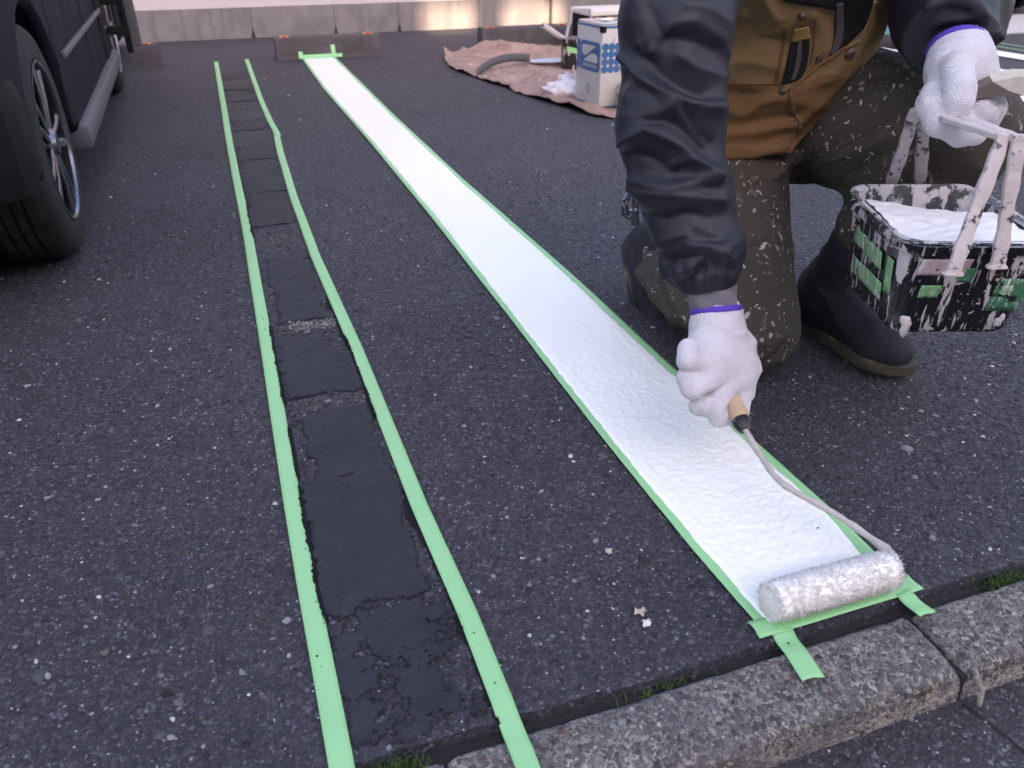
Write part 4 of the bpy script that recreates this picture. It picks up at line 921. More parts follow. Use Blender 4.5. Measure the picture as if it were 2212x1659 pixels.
def splat_cloth(name, base, th=.93):
    n = NT(name); c = n.mix(tuple(x*.75 for x in base), tuple(x*1.25 for x in base), n.noise(4, 5, .6))
    co = n.n('ShaderNodeVectorMath', operation='ADD'); nz = n.n('ShaderNodeTexNoise'); nz.inputs['Scale'].default_value = 45; n.put(n.obj(), nz.inputs['Vector']); s2 = n.n('ShaderNodeVectorMath', operation='SCALE'); n.put(nz.outputs['Color'], s2.inputs[0]); s2.inputs['Scale'].default_value = .036
    n.put(n.obj(), co.inputs[0]); n.put(s2.outputs[0], co.inputs[1])
    mask = None
    for sc, t, r in ((52, th-.07, .26), (120, th-.17, .30), (22, .88, .20)):
        v = n.vor(sc, co=n.map((1, 1, .62), co=co.outputs[0])); sq = n.n('ShaderNodeSeparateColor'); n.put(v.outputs['Color'], sq.inputs[0])
        m_ = n.math('MULTIPLY', n.math('MULTIPLY', n.math('GREATER_THAN', sq.outputs[0], t), n.ramp(v.outputs['Distance'], [(r*.8, 1), (r*1.15, 0)])), n.ramp(sq.outputs[1], [(0, .5), (.6, 1)])); mask = m_ if mask is None else n.math('MAXIMUM', mask, m_)
    mask = n.math('MULTIPLY', mask, n.ramp(n.noise(5, 4, .6), [(.40, .05), (.52, 1)]))
    smear = n.math('MULTIPLY', n.ramp(n.noise(1, 4, .6, co=n.map((85, 85, 20), rot=(.3, .5, 0))), [(.60, 0), (.68, .5)]), n.ramp(n.noise(4, 3), [(.46, 0), (.58, 1)])); mask = n.math('MAXIMUM', mask, smear)
    c = n.mix(c, n.mix((.50, .46, .44), (.32, .28, .26), n.noise(18, 2)), mask)
    MAT[name] = n.done(c, .85, n.bump(n.math('ADD', n.math('ADD', n.noise(700, 2), n.math('MULTIPLY', n.noise(20, 4), 3)), n.math('MULTIPLY', mask, .8)), .25, .003), spec=.25)
splat_cloth('work_trousers', (.058, .049, .042))
n = NT('boot_cloth'); MAT['boot_cloth'] = n.done(n.mix((.012, .012, .018), (.020, .020, .030), n.noise(7, 4)), .72, n.bump(n.math('ADD', n.noise(500, 2), n.math('MULTIPLY', n.noise(30, 5, .65), 3)), .35, .004), spec=.3)
n = NT('boot_sole'); MAT['boot_sole'] = n.done(n.ramp(n.noise(16, 5), [(.35, (.015, .014, .012)), (.6, (.06, .05, .035)), (.75, (.22, .19, .14))]), .85, n.bump(n.noise(60, 4), .5, .003))
n = NT('glove_knit'); gm = n.wave(120, dist=.8); gw = n.wave(130, dirn='Z', dist=.8)
c = n.mix((.60, .57, .64), (.70, .67, .74), n.noise(22, 4)); c = n.mix(c, (.30, .25, .28), n.ramp(n.noise(17, 5, .62), [(.56, 0), (.74, .6)]))
MAT['glove_knit'] = n.done(c, .95, n.bump(n.math('ADD', n.math('ADD', gm, gw), n.math('MULTIPLY', n.noise(60, 4), 3)), .55, .0018), spec=.15, Sheen_Weight=.2)
simple('purple_hem', (.085, .035, .40), .7, .2, 200, .4); simple('skin', (.42, .26, .19), .6, .1, 60, .1); simple('hair', (.012, .010, .010), .5, .3)
simple('cuff_knit', (.17, .16, .19), .9, .2, 90, .4); simple('button_metal', (.06, .045, .04), .4, .2, metal=.6)

def bvh_of(me):
    co = np.zeros(len(me.vertices)*3, np.float32); me.vertices.foreach_get('co', co); return BVHTree.FromPolygons([Vector(c) for c in co.reshape(-1, 3)], [tuple(p.vertices) for p in me.polygons])
def hit(px, py, bv, off=.002):
    d = RC @ np.array([px-PCX, -(py-PCY), -FPX]); d /= np.linalg.norm(d)
    loc, nr, i_, ds = bv.ray_cast(Vector(CAM), Vector(d))
    if loc is None: return None
    return loc+nr*off
def dens(pts, n_): 
    pts = np.array(pts, float); s_ = np.r_[0, np.cumsum(np.linalg.norm(np.diff(pts, axis=0), axis=1))]; t = np.linspace(0, s_[-1], n_); return np.stack([np.interp(t, s_, pts[:, k]) for k in (0, 1)], -1)
SHR, ELR, WRR = (.70, 1.12, .80), (.593, 1.02, .50), (.636, .935, .262)
SHL, ELL, WRL = (1.04, 1.18, .86), (1.165, 1.15, .68), tuple(W(2066, 100, y=.955))
HIPR, HIPL, KNR, KNL = (.92, 1.40, .45), (1.08, 1.41, .46), (.862, 1.13, .092), (1.152, 1.035, .437)
ANR, ANL = (.835, 1.50, .10), (1.088, 1.185, .105)
NECK, HEAD = (.865, 1.13, .93), (.835, 1.03, 1.065)
person = empty('person', (.95, 1.25, 0), 'kneeling worker in brown and black jacket rolling paint and holding a bucket', 'person')
# body: one continuous figure inside the clothes
hd = np.array([-.12, -.62, -.20]); hd /= np.linalg.norm(hd); hx = np.cross(hd, [0, 0, 1]); hx /= np.linalg.norm(hx); hz_ = np.cross(hx, hd)
HR = np.stack([hx, hd, hz_], -1); hp_ = lambda a, b, c: tuple(np.array(HEAD)+HR@np.array([a, b, c]))
def body(P):
    d = chain(P, [HIPR, (.96, 1.36, .60), (.89, 1.22, .78), NECK, HEAD], [.10, .11, .11, .052, .05], .05)
    d = smin(d, cone(P, HIPL, (.98, 1.36, .60), .10, .11), .05); d = smin(d, cone(P, SHR, (.88, 1.17, .86), .055, .06), .04); d = smin(d, cone(P, SHL, (.88, 1.17, .87), .055, .06), .04)
    for a, b, c, r in ((SHR, ELR, WRR, (.05, .04, .026)), (SHL, ELL, tuple(.25*np.array(ELL)+.75*np.array(WRL)), (.05, .04, .026))): d = smin(d, chain(P, [a, b, c], r), .02)
    for a, b, c, r in ((HIPR, KNR, ANR, (.08, .055, .04)), (HIPL, KNL, ANL, (.08, .055, .04))): d = smin(d, chain(P, [a, b, c], r), .03)
    h_ = ell(P, HEAD, (.074, .094, .108), HR); h_ = smin(h_, ell(P, hp_(0, .028, -.055), (.052, .058, .055), HR), .03)
    h_ = smin(h_, cone(P, hp_(0, .092, .012), hp_(0, .104, -.022), .008, .014), .012)
    for s_ in (-1, 1):
        h_ = smin(h_, ell(P, hp_(s_*.075, -.008, -.012), (.010, .018, .030), HR), .008); h_ = smin(h_, ell(P, hp_(s_*.034, .078, .022), (.024, .012, .008), HR), .01)
        h_ = np.maximum(h_, -ell(P, hp_(s_*.032, .098, .004), (.018, .012, .010), HR))
    h_ = smin(h_, ell(P, hp_(0, .078, -.052), (.024, .014, .010), HR), .008)
    return smin(d, h_, .02)
bo = link_mesh('body', sdf_mesh('body', body, (.52, .80, .02), (1.30, 1.62, 1.22), .0095), MAT['skin'], person)
simple('eye_white', (.7, .68, .66), .2, .02); simple('iris', (.02, .012, .01), .1, .1); simple('lips', (.32, .14, .12), .5, .1)
for s_ in (-1, 1):
    e_ = MB().lathe([(.0001, -.011), (.008, -.0075), (.011, 0), (.008, .0075), (.0001, .011)], Matrix.Translation(hp_(s_*.032, .080, .004)), 16).build('eye', MAT['eye_white'], bo, smooth=True)
    MB().lathe([(.0001, -.0055), (.0045, -.003), (.0055, 0), (.0045, .003), (.0001, .0055)], Matrix.Translation(hp_(s_*.032, .0868, .002)), 12).build('iris', MAT['iris'], bo, smooth=True)
MB().tube([hp_(-.022, .086, -.055), hp_(0, .093, -.053), hp_(.022, .086, -.055)], [.002, .004, .002], 8).build('mouth', MAT['lips'], bo, smooth=True)
def hairf(P): return np.maximum(np.maximum(ell(P, hp_(0, -.010, .018), (.083, .100, .108), HR), -(ell(P, HEAD, (.072, .092, .106), HR))), -((P-np.array(hp_(0, .05, .02)))@(HR@np.array([0, -.75, .66]))+.004*wob(P, 90, 3)))
link_mesh('hair', sdf_mesh('hair', hairf, tuple(np.array(HEAD)-.14), tuple(np.array(HEAD)+.14), .006), MAT['hair'], person)

# jacket ----------------------------------------------------------------
def plane3(P, a, b, dirv, keep):
    a = np.array(a); n_ = np.cross(np.array(b)-a, np.array(dirv)); n_ /= np.linalg.norm(n_)
    if (np.array(keep)-a)@n_ > 0: n_ = -n_
    return (P-a)@n_
hA, hB = W(1540, 362, y=1.20), W(1706, 331, y=1.20); sA, sB = W(1703, 334, y=1.20), W(1868, 104, y=1.26)
keepP = W(1650, 120, y=1.25)
def jacket(P):
    d = chain(P, [(.915, 1.37, .36), (.905, 1.36, .56), (.83, 1.23, .76), SHR], [.150, .158, .145, .085], .05)
    d = smin(d, chain(P, [(.985, 1.36, .36), (1.00, 1.345, .56), (.96, 1.23, .77), SHL], [.150, .158, .150, .085], .05), .06)
    d = smin(d, cone(P, (.90, 1.19, .80), NECK, .13, .075), .05)
    q = P-np.array([.93, 1.3, .45], np.float32)
    low = np.clip((.60-P[:, 2])/.2, 0, 1)
    d = d-low*(.011*sharp(P[:, 2]*34+P[:, 0]*9+1.3*wob(P, 5, 61))**2+.004*wob(P, 15, 62))
    up = 1-low; d = d-up*(.012*sharp(P[:, 0]*14-P[:, 2]*21+1.5*wob(P, 4, 63))**2*np.clip(wob(P, 3, 64)+.4, 0, 1)+.004*wob(P, 12, 65))
    lowcut = plane3(P, hA, hB, (0, 1, -.05), keepP)-.006*wob(P, 9, 66)
    return np.maximum(np.maximum(d, lowcut), np.minimum(plane3(P, sA, sB, (.10, 1, -.12), keepP), 1e3)-.004*wob(P, 9, 67))
jm = sdf_mesh('jacket', jacket, (.60, .98, .28), (1.28, 1.60, 1.02), .0062)
jk = link_mesh('jacket', jm, [MAT['canvas_light'], MAT['canvas_dark'], MAT['black_cloth']], person)
def inpoly(x, y, poly):
    r = np.zeros(len(x), bool); j = len(poly)-1
    for i in range(len(poly)):
        (xi, yi), (xj, yj) = poly[i], poly[j]; r ^= ((yi > y) != (yj > y)) & (x < (xj-xi)*(y-yi)/(yj-yi+1e-9)+xi); j = i
    return r
JC = lambda x, y: (1458+.2604*x, .2604*y)
displace(jm, crease_fn(bvh_of(jm), [([(720, -60), (780, 60), (840, 140)], .012, .016), ([(620, 180), (740, 310), (880, 350)], -.010, .014), ([(540, 90), (640, 170), (760, 290)], .008, .014), ([(430, 520), (620, 500), (860, 560)], .006, .016),
    ([(420, 760), (560, 800), (860, 760)], -.008, .014), ([(410, 880), (560, 960), (720, 840), (900, 800)], .010, .016), ([(400, 1040), (700, 1010), (1000, 950)], -.010, .012), ([(380, 1120), (700, 1080), (1010, 1020)], .011, .013), ([(340, 1200), (700, 1200), (900, 1130)], -.009, .010), ([(340, 1290), (640, 1290), (900, 1220)], .008, .014),
    ([(1000, 760), (1200, 680), (1310, 650)], .006, .010), ([(1080, 960), (1230, 830), (1400, 640)], .009, .016), ([(1010, 1180), (1120, 1040)], -.007, .010), ([(1440, 560), (1500, 420), (1620, 200)], .008, .016), ([(1700, 60), (1760, 200)], -.006, .014), ([(1150, 120), (1240, 300), (1250, 420)], .006, .016)], JC))
ctr = np.zeros(len(jm.polygons)*3, np.float32); jm.polygons.foreach_get('center', ctr); ctr = ctr.reshape(-1, 3); jx_, jy_ = proj(ctr)
mi = np.zeros(len(ctr), np.int32)
mi[inpoly(jx_, jy_, [(1400, 180), (1690, 180), (1700, 194), (1730, 262), (1704, 340), (1500, 420), (1400, 420)])] = 1  # lower front: same fabric, its shadow and wet look painted as darker canvas
mi[inpoly(jx_, jy_, [(1705, 193), (1765, 165), (1815, 165), (1840, 170), (1800, 240), (1704, 345), (1690, 345), (1730, 262)])] = 1
mi[(jy_ < -45) | (ctr[:, 1] > 1.42)] = 2
jm.polygons.foreach_set('material_index', mi)
def seam(name, pts, r, mat, bv, parent, n_=24, off=.0005):
    q = [hit(*p, bv, off) for p in dens(pts, n_)]; q = [x for x in q if x is not None]
    if len(q) > 2: return MB().tube(q, r, 6).build(name, mat, parent, smooth=True)
def drape(name, left, right, mat, bv, parent, n_=22, m_=7, off=.0025, thick=.0015):
    a, b = dens(left, n_), dens(right, n_); G = []
    for i in range(n_):
        row = [hit(*(a[i]+(b[i]-a[i])*k/(m_-1)), bv, off) for k in range(m_)]
        if all(r is not None for r in row): G.append(row)
    if len(G) > 2: return grid_obj(name, np.array(G), mat, parent, thick)
jb = bvh_of(jm)
# black backing laid under the cut-out polygon so that colours meet on a crisp line
drape('chest_panel', [(1690, -44), (1750, -44), (1806, -44)], [(1690, 0), (1750, 10), (1806, 20)], MAT['black_cloth'], jb, jk)
drape('lining_panel', [(1803, -44), (1803, 20), (1800, 113)], [(1896, -44), (1872, 52), (1820, 106)], MAT['black_cloth'], jb, jk, n_=40, m_=12)
drape('pocket_zip', [(1709, 87), (1701, 125), (1694, 156), (1687, 182)], [(1748, 78), (1747, 109), (1741, 146), (1727, 172)], MAT['black_cloth'], jb, jk)
drape('zip_tape', [(1722, 86), (1718, 120), (1712, 150), (1706, 172)], [(1731, 84), (1729, 118), (1724, 148), (1715, 170)], MAT['grey_cloth'], jb, jk, off=.0045)
drape('pull_tab', [(1713, 60), (1711, 72), (1708, 88)], [(1746, 53), (1748, 66), (1749, 79)], MAT['ochre_cloth'], jb, jk, n_=10, off=.005)
drape('placket', [(1804, 6), (1805, 50), (1800, 90), (1790, 118)], [(1820, 3), (1821, 50), (1818, 85), (1803, 116)], MAT['grey_cloth'], jb, jk, off=.0035)
for pts in ([(1698, 60), (1692, 109), (1679, 176)], [(1761, 42), (1757, 104), (1750, 141)], [(1568, 180), (1630, 181), (1684, 179)], [(1694, 62), (1687, 109), (1674, 176)]): seam('seam', pts, .0014, MAT['canvas_dark'], jb, jk)
seam('front_edge', [(1820, 104), (1765, 141), (1705, 193), (1714, 240), (1729, 260), (1726, 286), (1704, 328)], .0042, MAT['canvas_dark'], jb, jk, 44, .001)
seam('front_edge', [(1888, 2), (1872, 52), (1859, 86), (1822, 104)], .0038, MAT['canvas_light'], jb, jk, 30, .001)
for px, py, r in ((1731, 35, .006), (1834, 116, .009), (1714, 240, .006), (1690, 198, .006), (1769, 125, .005)):
    c = hit(px, py, jb, .001)
    if c is not None:
        d = (Vector(CAM)-c).normalized(); MB().lathe([(0, .004), (r*.6, .0038), (r, .002), (r, 0)], Matrix.Translation(c) @ d.to_track_quat('Z', 'Y').to_matrix().to_4x4(), 16).build('snap_button', MAT['button_metal'], jk, smooth=True)
# dark shirt hem under the jacket
def shirt(P):
    d = smin(cone(P, (.90, 1.36, .30), (.90, 1.36, .50), .128, .13), cone(P, (.97, 1.35, .33), (.98, 1.35, .50), .12, .13), .05)-.006*sharp(P[:, 2]*40+P[:, 0]*12+wob(P, 6, 3))
    return np.maximum(d, plane3(P, W(1545, 402, y=1.22), W(1650, 378, y=1.22), (0, 1, -.05), keepP))
link_mesh('shirt_hem', sdf_mesh('shirt_hem', shirt, (.72, 1.18, .22), (1.14, 1.54, .52), .008), MAT['grey_cloth'], person)
# sleeves
def folds(s, ph, P, amp, lam, seed, tw=.9):
    o = np.zeros(len(P))
    for k, (m_, lf, ms, w_) in enumerate(((1, 1.0, 4.0, 1.0), (-1, 1.45, 5.0, .85), (2, 1.3, 5.5, .7), (1, .62, 6.0, .5))):
        x = PI*s/(lam*lf)+m_*(ph+k*.9)/2+.55*wob(P, 5.5, seed+k)+.25*wob(P, 15, seed+10+k)
        o = np.maximum(o, w_*sharp(x)**1.5*np.clip(.55+1.15*wob(P, ms, seed+20+k), 0, 1.25))
    return amp*o+amp*.14*wob(P, 20, seed+3)
RP = [SHR, (.602, 1.05, .63), ELR, (.612, .988, .395), (.630, .955, .318), (.6355, .9405, .279)]; RRad = [.093, .072, .071, .062, .052, .040]
RL = np.r_[0, np.cumsum(np.linalg.norm(np.diff(np.array(RP), axis=0), axis=1))]
def sleeveR(P):
    s, ph, r = limb(P, RP); base = chain(P, RP, RRad, .03); L = RL[-1]
    am = np.clip(s/.08, .3, 1)*np.clip((L-s)/.05, .0, 1)
    d = base-folds(s, ph, P, .006*am, .15, 75)+.002
    cuff = np.clip(1-np.abs(s-(L-.030))/.026, 0, 1); d = d-cuff*.0035*np.sin(ph*17+3*wob(P, 20, 5))-.006*np.clip(1-np.abs(s-(L-.055))/.03, 0, 1)
    e = (P-np.array(RP[-1]))@((np.array(RP[-1])-np.array(RP[-2]))/np.linalg.norm(np.array(RP[-1])-np.array(RP[-2])))
    return np.maximum(d, e-.004)
slm = sdf_mesh('sleeve', sleeveR, (.46, .84, .22), (.84, 1.26, .93), .0044)
SA = lambda x, y: (1296+.2604*x, .2604*y); SB = lambda x, y: (1296+.3581*x, 378+.3581*y); sb0 = bvh_of(slm)
fa = crease_fn(sb0, [([(200, 470), (300, 600), (430, 700), (560, 775), (730, 850), (980, 890)], .016, .012), ([(360, 470), (480, 620), (640, 720), (860, 800)], -.015, .016), ([(230, 600), (330, 720), (480, 830)], -.006, .012),
    ([(330, 370), (365, 470), (430, 420)], .009, .009), ([(520, 290), (620, 200), (760, 190)], .011, .014), ([(560, 330), (760, 330), (960, 420)], -.010, .018), ([(640, 440), (800, 560), (1010, 640)], .010, .016), ([(860, 240), (1000, 330), (1060, 480)], .008, .016),
    ([(190, 1200), (280, 1130), (370, 1060), (500, 1095), (660, 1190), (810, 1330), (950, 1450)], .016, .012), ([(380, 1010), (560, 1010), (700, 1090), (860, 1260)], -.015, .014), ([(700, 890), (730, 980), (800, 1090), (930, 1190)], -.012, .012), ([(620, 860), (680, 960), (760, 1060), (900, 1180)], .008, .012),
    ([(230, 800), (250, 740), (330, 700)], .006, .010), ([(200, 960), (400, 960), (600, 900)], .007, .020), ([(230, 1280), (420, 1330), (620, 1440)], -.011, .016), ([(560, 1400), (740, 1300), (820, 1340)], .008, .010), ([(200, 1480), (380, 1500), (560, 1560), (960, 1470)], .011, .013), ([(300, 1420), (460, 1440)], -.006, .014), ([(760, 1450), (900, 1560)], -.008, .014), ([(400, 60), (470, 220), (520, 300)], -.008, .016), ([(300, -40), (360, 120), (390, 330)], .007, .020), ([(700, 40), (900, 80), (1040, 180)], .010, .020)], SA)
fb = crease_fn(sb0, [([(150, 60), (260, 110), (500, 130), (740, 150)], .010, .012), ([(240, 240), (380, 280), (520, 240)], -.010, .018), ([(330, 430), (430, 370), (530, 350), (570, 400)], .011, .012), ([(520, 170), (540, 280), (690, 360)], .006, .014), ([(540, 240), (650, 260), (740, 240)], -.008, .016), ([(540, 430), (680, 430), (780, 510)], .012, .011), ([(580, 390), (720, 400)], -.008, .010), ([(340, 540), (480, 520), (640, 480)], -.011, .014), ([(400, 600), (520, 570), (680, 470), (760, 430)], .011, .012), ([(330, 470), (400, 500)], -.006, .012), ([(480, 660), (600, 600), (640, 520)], -.008, .012), ([(600, 640), (700, 590), (800, 620)], .007, .010)], SB)
displace(slm, lambda P: fa(P)+fb(P)+.0012*vn(P, 30, 3))
link_mesh('sleeve', slm, MAT['sleeve_nylon'], jk)
we = np.array(WRL); LP = [SHL, ELL, (1.085, 1.055, .635), tuple(we+np.array([.006, .028, .010]))]; LRad = [.098, .080, .072, .062]
LL = np.r_[0, np.cumsum(np.linalg.norm(np.diff(np.array(LP), axis=0), axis=1))]
def sleeveL(P):
    s, ph, r = limb(P, LP); d = chain(P, LP, LRad, .03)-folds(s, ph, P, .017*np.clip((LL[-1]-s)/.04, .2, 1), .10, 81)+.003
    ax = np.array(LP[-1])-np.array(LP[-2]); ax /= np.linalg.norm(ax); e = (P-np.array(LP[-1]))@ax
    return np.maximum(d, e-.016)
sl2 = sdf_mesh('sleeve', sleeveL, (.92, .88, .50), (1.32, 1.34, .99), .0056)
SC = lambda x, y: (1890+.1457*x, .1457*y)
displace(sl2, crease_fn(bvh_of(sl2), [([(960, 350), (1200, 300), (1500, 240)], .009, .010), ([(1000, 420), (1300, 400), (1600, 380)], -.008, .010), ([(1420, 20), (1600, 180), (1740, 380)], .010, .012), ([(1000, 110), (1300, 160), (1600, 230)], -.008, .012), ([(1560, 520), (1760, 480), (1900, 560)], .009, .012), ([(1600, 700), (1800, 780), (1940, 740)], -.009, .012), ([(800, 60), (1000, 40), (1300, -40)], .009, .014), ([(900, 560), (1100, 480), (1300, 520)], -.006, .010)], SC))
link_mesh('sleeve', sl2, MAT['sleeve_nylon'], jk)

# trousers ---------------------------------------------------------------
def trousers(P):
    d = chain(P, [(.94, 1.40, .58), HIPR, KNR, (.848, 1.33, .098), (.842, 1.42, .102)], [.13, .118, .084, .072, .066], .035)
    d = smin(d, chain(P, [(1.03, 1.40, .58), (1.06, 1.39, .42), (1.115, 1.20, .425), KNL, (1.115, 1.13, .25)], [.13, .135, .118, .082, .072], .035), .04)
    s, ph, r = limb(P, [HIPR, KNR]); s2, ph2, r2 = limb(P, [HIPL, KNL])
    f1 = np.clip(1-r/.16, 0, 1); f2 = np.clip(1-r2/.17, 0, 1)
    d = d-.007*f1*sharp(s*30+.8*np.sin(ph)+wob(P, 7, 91))**2-.009*f2*sharp(s2*20+1.0*np.sin(ph2+1)+1.2*wob(P, 6, 92))**2-.005*wob(P, 13, 93)-.004*sharp(P[:, 2]*42+P[:, 0]*26+1.8*wob(P, 8, 95))**2*np.clip(wob(P, 6, 96)+.2, 0, 1)
    d = d-.006*np.clip(1-np.abs(P[:, 1]-1.33)/.10, 0, 1)*sharp(P[:, 1]*48+P[:, 2]*20+wob(P, 9, 94))**2*(P[:, 2] < .22)
    return np.maximum(d, .006-P[:, 2])
tm = sdf_mesh('trousers', trousers, (.70, .90, -.004), (1.34, 1.58, .74), .0056)
TA = lambda x, y: (1323+.2605*x, 513+.2605*y); tb0 = bvh_of(tm)
f1 = crease_fn(tb0, [([(290, 110), (330, 260), (420, 500), (520, 760)], .010, .012), ([(380, 330), (450, 480), (560, 700)], -.010, .010), ([(430, 330), (490, 480), (600, 640)], .012, .010), ([(500, 620), (570, 780)], .008, .009), ([(1080, 120), (1200, 60), (1380, 40)], -.006, .010), ([(1120, 480), (1260, 420), (1400, 430)], .006, .016), ([(1150, 620), (1300, 700), (1420, 660)], -.006, .014), ([(1180, 850), (1300, 900), (1400, 840)], .007, .014), ([(1100, 1000), (1250, 1040), (1380, 960)], -.006, .012)], TA)
f2 = crease_fn(tb0, [([(1010, 1300), (1200, 1120), (1420, 900), (1700, 760)], .009, .014), ([(1060, 1420), (1300, 1240), (1560, 1060), (1850, 900)], -.008, .014), ([(1250, 1340), (1500, 1250), (1780, 1120)], .007, .014), ([(1400, 740), (1560, 640), (1800, 600)], -.008, .016), ([(820, 1480), (900, 1380), (960, 1300)], .010, .012), ([(640, 1560), (760, 1500), (900, 1520)], -.008, .012), ([(1500, 1440), (1750, 1280), (1900, 1180)], -.007, .014)], JC)
displace(tm, lambda P: f1(P)+f2(P)+.002*vn(P, 34, 5))
tr = link_mesh('trousers', tm, MAT['work_trousers'], person)
tb_ = bvh_of(tr.data); seam('knee_seam', [(1583, 529), (1640, 527), (1700, 523)], .0016, MAT['work_trousers'], tb_, tr)
seam('side_seam', [(1740, 400), (1800, 330), (1900, 270), (1985, 235)], .0018, MAT['work_trousers'], tb_, tr)
# boots -------------------------------------------------------------------
def boot(name, ankle, toe, top, soleup):
    a, t, tp = map(lambda v: np.array(v, float), (ankle, toe, top)); up = np.array(soleup, float); up /= np.linalg.norm(up)
    fd = t-a; fd = fd-up*(fd@up); L = np.linalg.norm(fd); fd /= L; sd_ = np.cross(fd, up)
    heel = a-up*.075-fd*.045; base = lambda f, s_, u: tuple(heel+fd*f+sd_*s_+up*u)
    def fn(P):
        d = chain(P, [tuple(tp), tuple(a+up*.015), base(.04, 0, .055)], [.068, .055, .046], .03)
        d = smin(d, chain(P, [base(.035, 0, .048), base(.12, .004, .058), base(.195, .008, .040), base(.222, .008, .036)], [.042, .046, .043, .038], .02), .03)
        fl = (P-heel)@up; d = d-.0035*sharp(((P-a)@up)*70+4*((P-a)@fd)*10+wob(P, 12, 7))**2*np.clip(((P-a)@up+.05)/.05, 0, 1); return np.maximum(d, .012-fl)
    C_ = (a+t)/2; lo = np.minimum(np.minimum(a, t), tp)-.12; hi = np.maximum(np.maximum(a, t), tp)+.12
    b_ = link_mesh(name, sdf_mesh(name, fn, lo, hi, .006), MAT['boot_cloth'], person)
    ol = [(-.012, 0), (.0, .030), (.05, .041), (.11, .044), (.18, .052), (.225, .048), (.256, .024), (.264, -.002), (.256, -.026), (.225, -.044), (.18, -.046), (.11, -.038), (.05, -.036), (.0, -.028)]
    oln = []
    k = len(ol)
    for i in range(k):
        for q in range(4):
            p0, p1, p2, p3 = (np.array(ol[(i+j) % k]) for j in (-1, 0, 1, 2)); s_ = q/4
            oln.append(.5*((2*p1)+(-p0+p2)*s_+(2*p0-5*p1+4*p2-p3)*s_**2+(-p0+3*p1-3*p2+p3)*s_**3))
    V = []; m_ = len(oln)
    for u, sc in ((.0, .97), (.006, 1.0), (.022, 1.0), (.026, .98)): V += [base(f*sc+.003, s_*sc, u) for f, s_ in oln]
    F = [tuple(range(m_))[::-1], tuple(range(3*m_, 4*m_))]+[(r*m_+i, r*m_+(i+1) % m_, (r+1)*m_+(i+1) % m_, (r+1)*m_+i) for r in range(3) for i in range(m_)]
    MB().add(V, F).build('sole', MAT['boot_sole'], b_, smooth=True); return b_
boot('boot', (1.090, 1.190, .088), (1.115, .985, .03), (1.125, 1.125, .265), (0, 0, 1))
boot('boot', (.838, 1.475, .118), (.842, 1.52, -.02), (.845, 1.38, .105), (.0, -.80, .60))
# right glove, closed round the roller handle ------------------------------
PX = lambda px, py, y: tuple(W(px, py, y=y))
def gloveR(P):
    wr = cone(P, PX(1546, 650, .935), PX(1550, 712, .915), .0335, .0345)
    d = smin(cone(P, PX(1535, 712, .913), PX(1512, 800, .876), .029, .026), cone(P, PX(1566, 712, .915), PX(1592, 815, .872), .029, .027), .03)
    d = smin(d, wr, .02); d = smin(d, ell(P, PX(1555, 790, .880), (.042, .028, .040)), .02)
    for pts, rr in (((PX(1603, 838, .866), PX(1592, 893, .846), PX(1552, 900, .842), PX(1545, 875, .872)), (.018, .0165, .0150, .013)),
                    ((PX(1572, 830, .862), PX(1540, 880, .846), PX(1512, 876, .850), PX(1528, 848, .880)), (.018, .0160, .0150, .013)),
                    ((PX(1538, 815, .864), PX(1496, 838, .852), PX(1484, 815, .862), PX(1515, 812, .890)), (.018, .0165, .0150, .012)),
                    ((PX(1512, 785, .872), PX(1484, 780, .864), PX(1486, 752, .874), PX(1510, 765, .896)), (.017, .0145, .0135, .011))):
        d = smin(d, chain(P, pts, rr, .005), .0045)
    d = smin(d, chain(P, [PX(1598, 740, .900), PX(1615, 795, .886), PX(1610, 850, .878)], [.022, .018, .0145], .01), .008)
    s, ph, r = limb(P, [PX(1546, 650, .935), PX(1550, 720, .913), PX(1555, 860, .870)])
    rib = np.clip(1-s/.075, 0, 1); d = d-.0007*rib*np.sin(ph*34)
    d = d-.0030*sharp(s*70+1.4*np.sin(ph)+1.6*wob(P, 22, 101))**3*np.clip(wob(P, 14, 102)+.3, 0, 1)-.0012*wob(P, 60, 103)
    ax = np.array(PX(1550, 712, .915))-np.array(PX(1546, 650, .935)); ax /= np.linalg.norm(ax); return np.maximum(d, -((P-np.array(PX(1546, 655, .933)))@ax))
gR = link_mesh('glove', sdf_mesh('glove', gloveR, (.54, .80, .08), (.72, .98, .30), .0024), MAT['glove_knit'], person)
def ringf(c0, c1, r, w, mat, nm, parent, el=1.0):
    a, b = Vector(c0), Vector(c1); q = (b-a).normalized().to_track_quat('Z', 'Y').to_matrix().to_4x4(); M = Matrix.Translation(a) @ q @ Matrix.Diagonal((1, el, 1, 1))
    return MB().lathe([(r-.002, 0), (r+.001, 0), (r+.0022, w*.3), (r+.0022, w*.7), (r+.001, w), (r-.002, w)], M, 40, closed=True).build(nm, mat, parent, smooth=True)
ringf(PX(1546, 664, .931), PX(1550, 712, .915), .0372, .0085, MAT['purple_hem'], 'glove_hem', gR)
def cuffin(P):
    d = cone(P, (.636, .944, .29), PX(1546, 662, .932), .038, .0345); s, ph, r = limb(P, [(.636, .944, .29), PX(1546, 662, .932)]); d = d-.0022*np.sin(ph*5+s*90)
    return d
link_mesh('inner_cuff', sdf_mesh('inner_cuff', cuffin, (.57, .87, .20), (.71, 1.0, .33), .004), MAT['cuff_knit'], person)
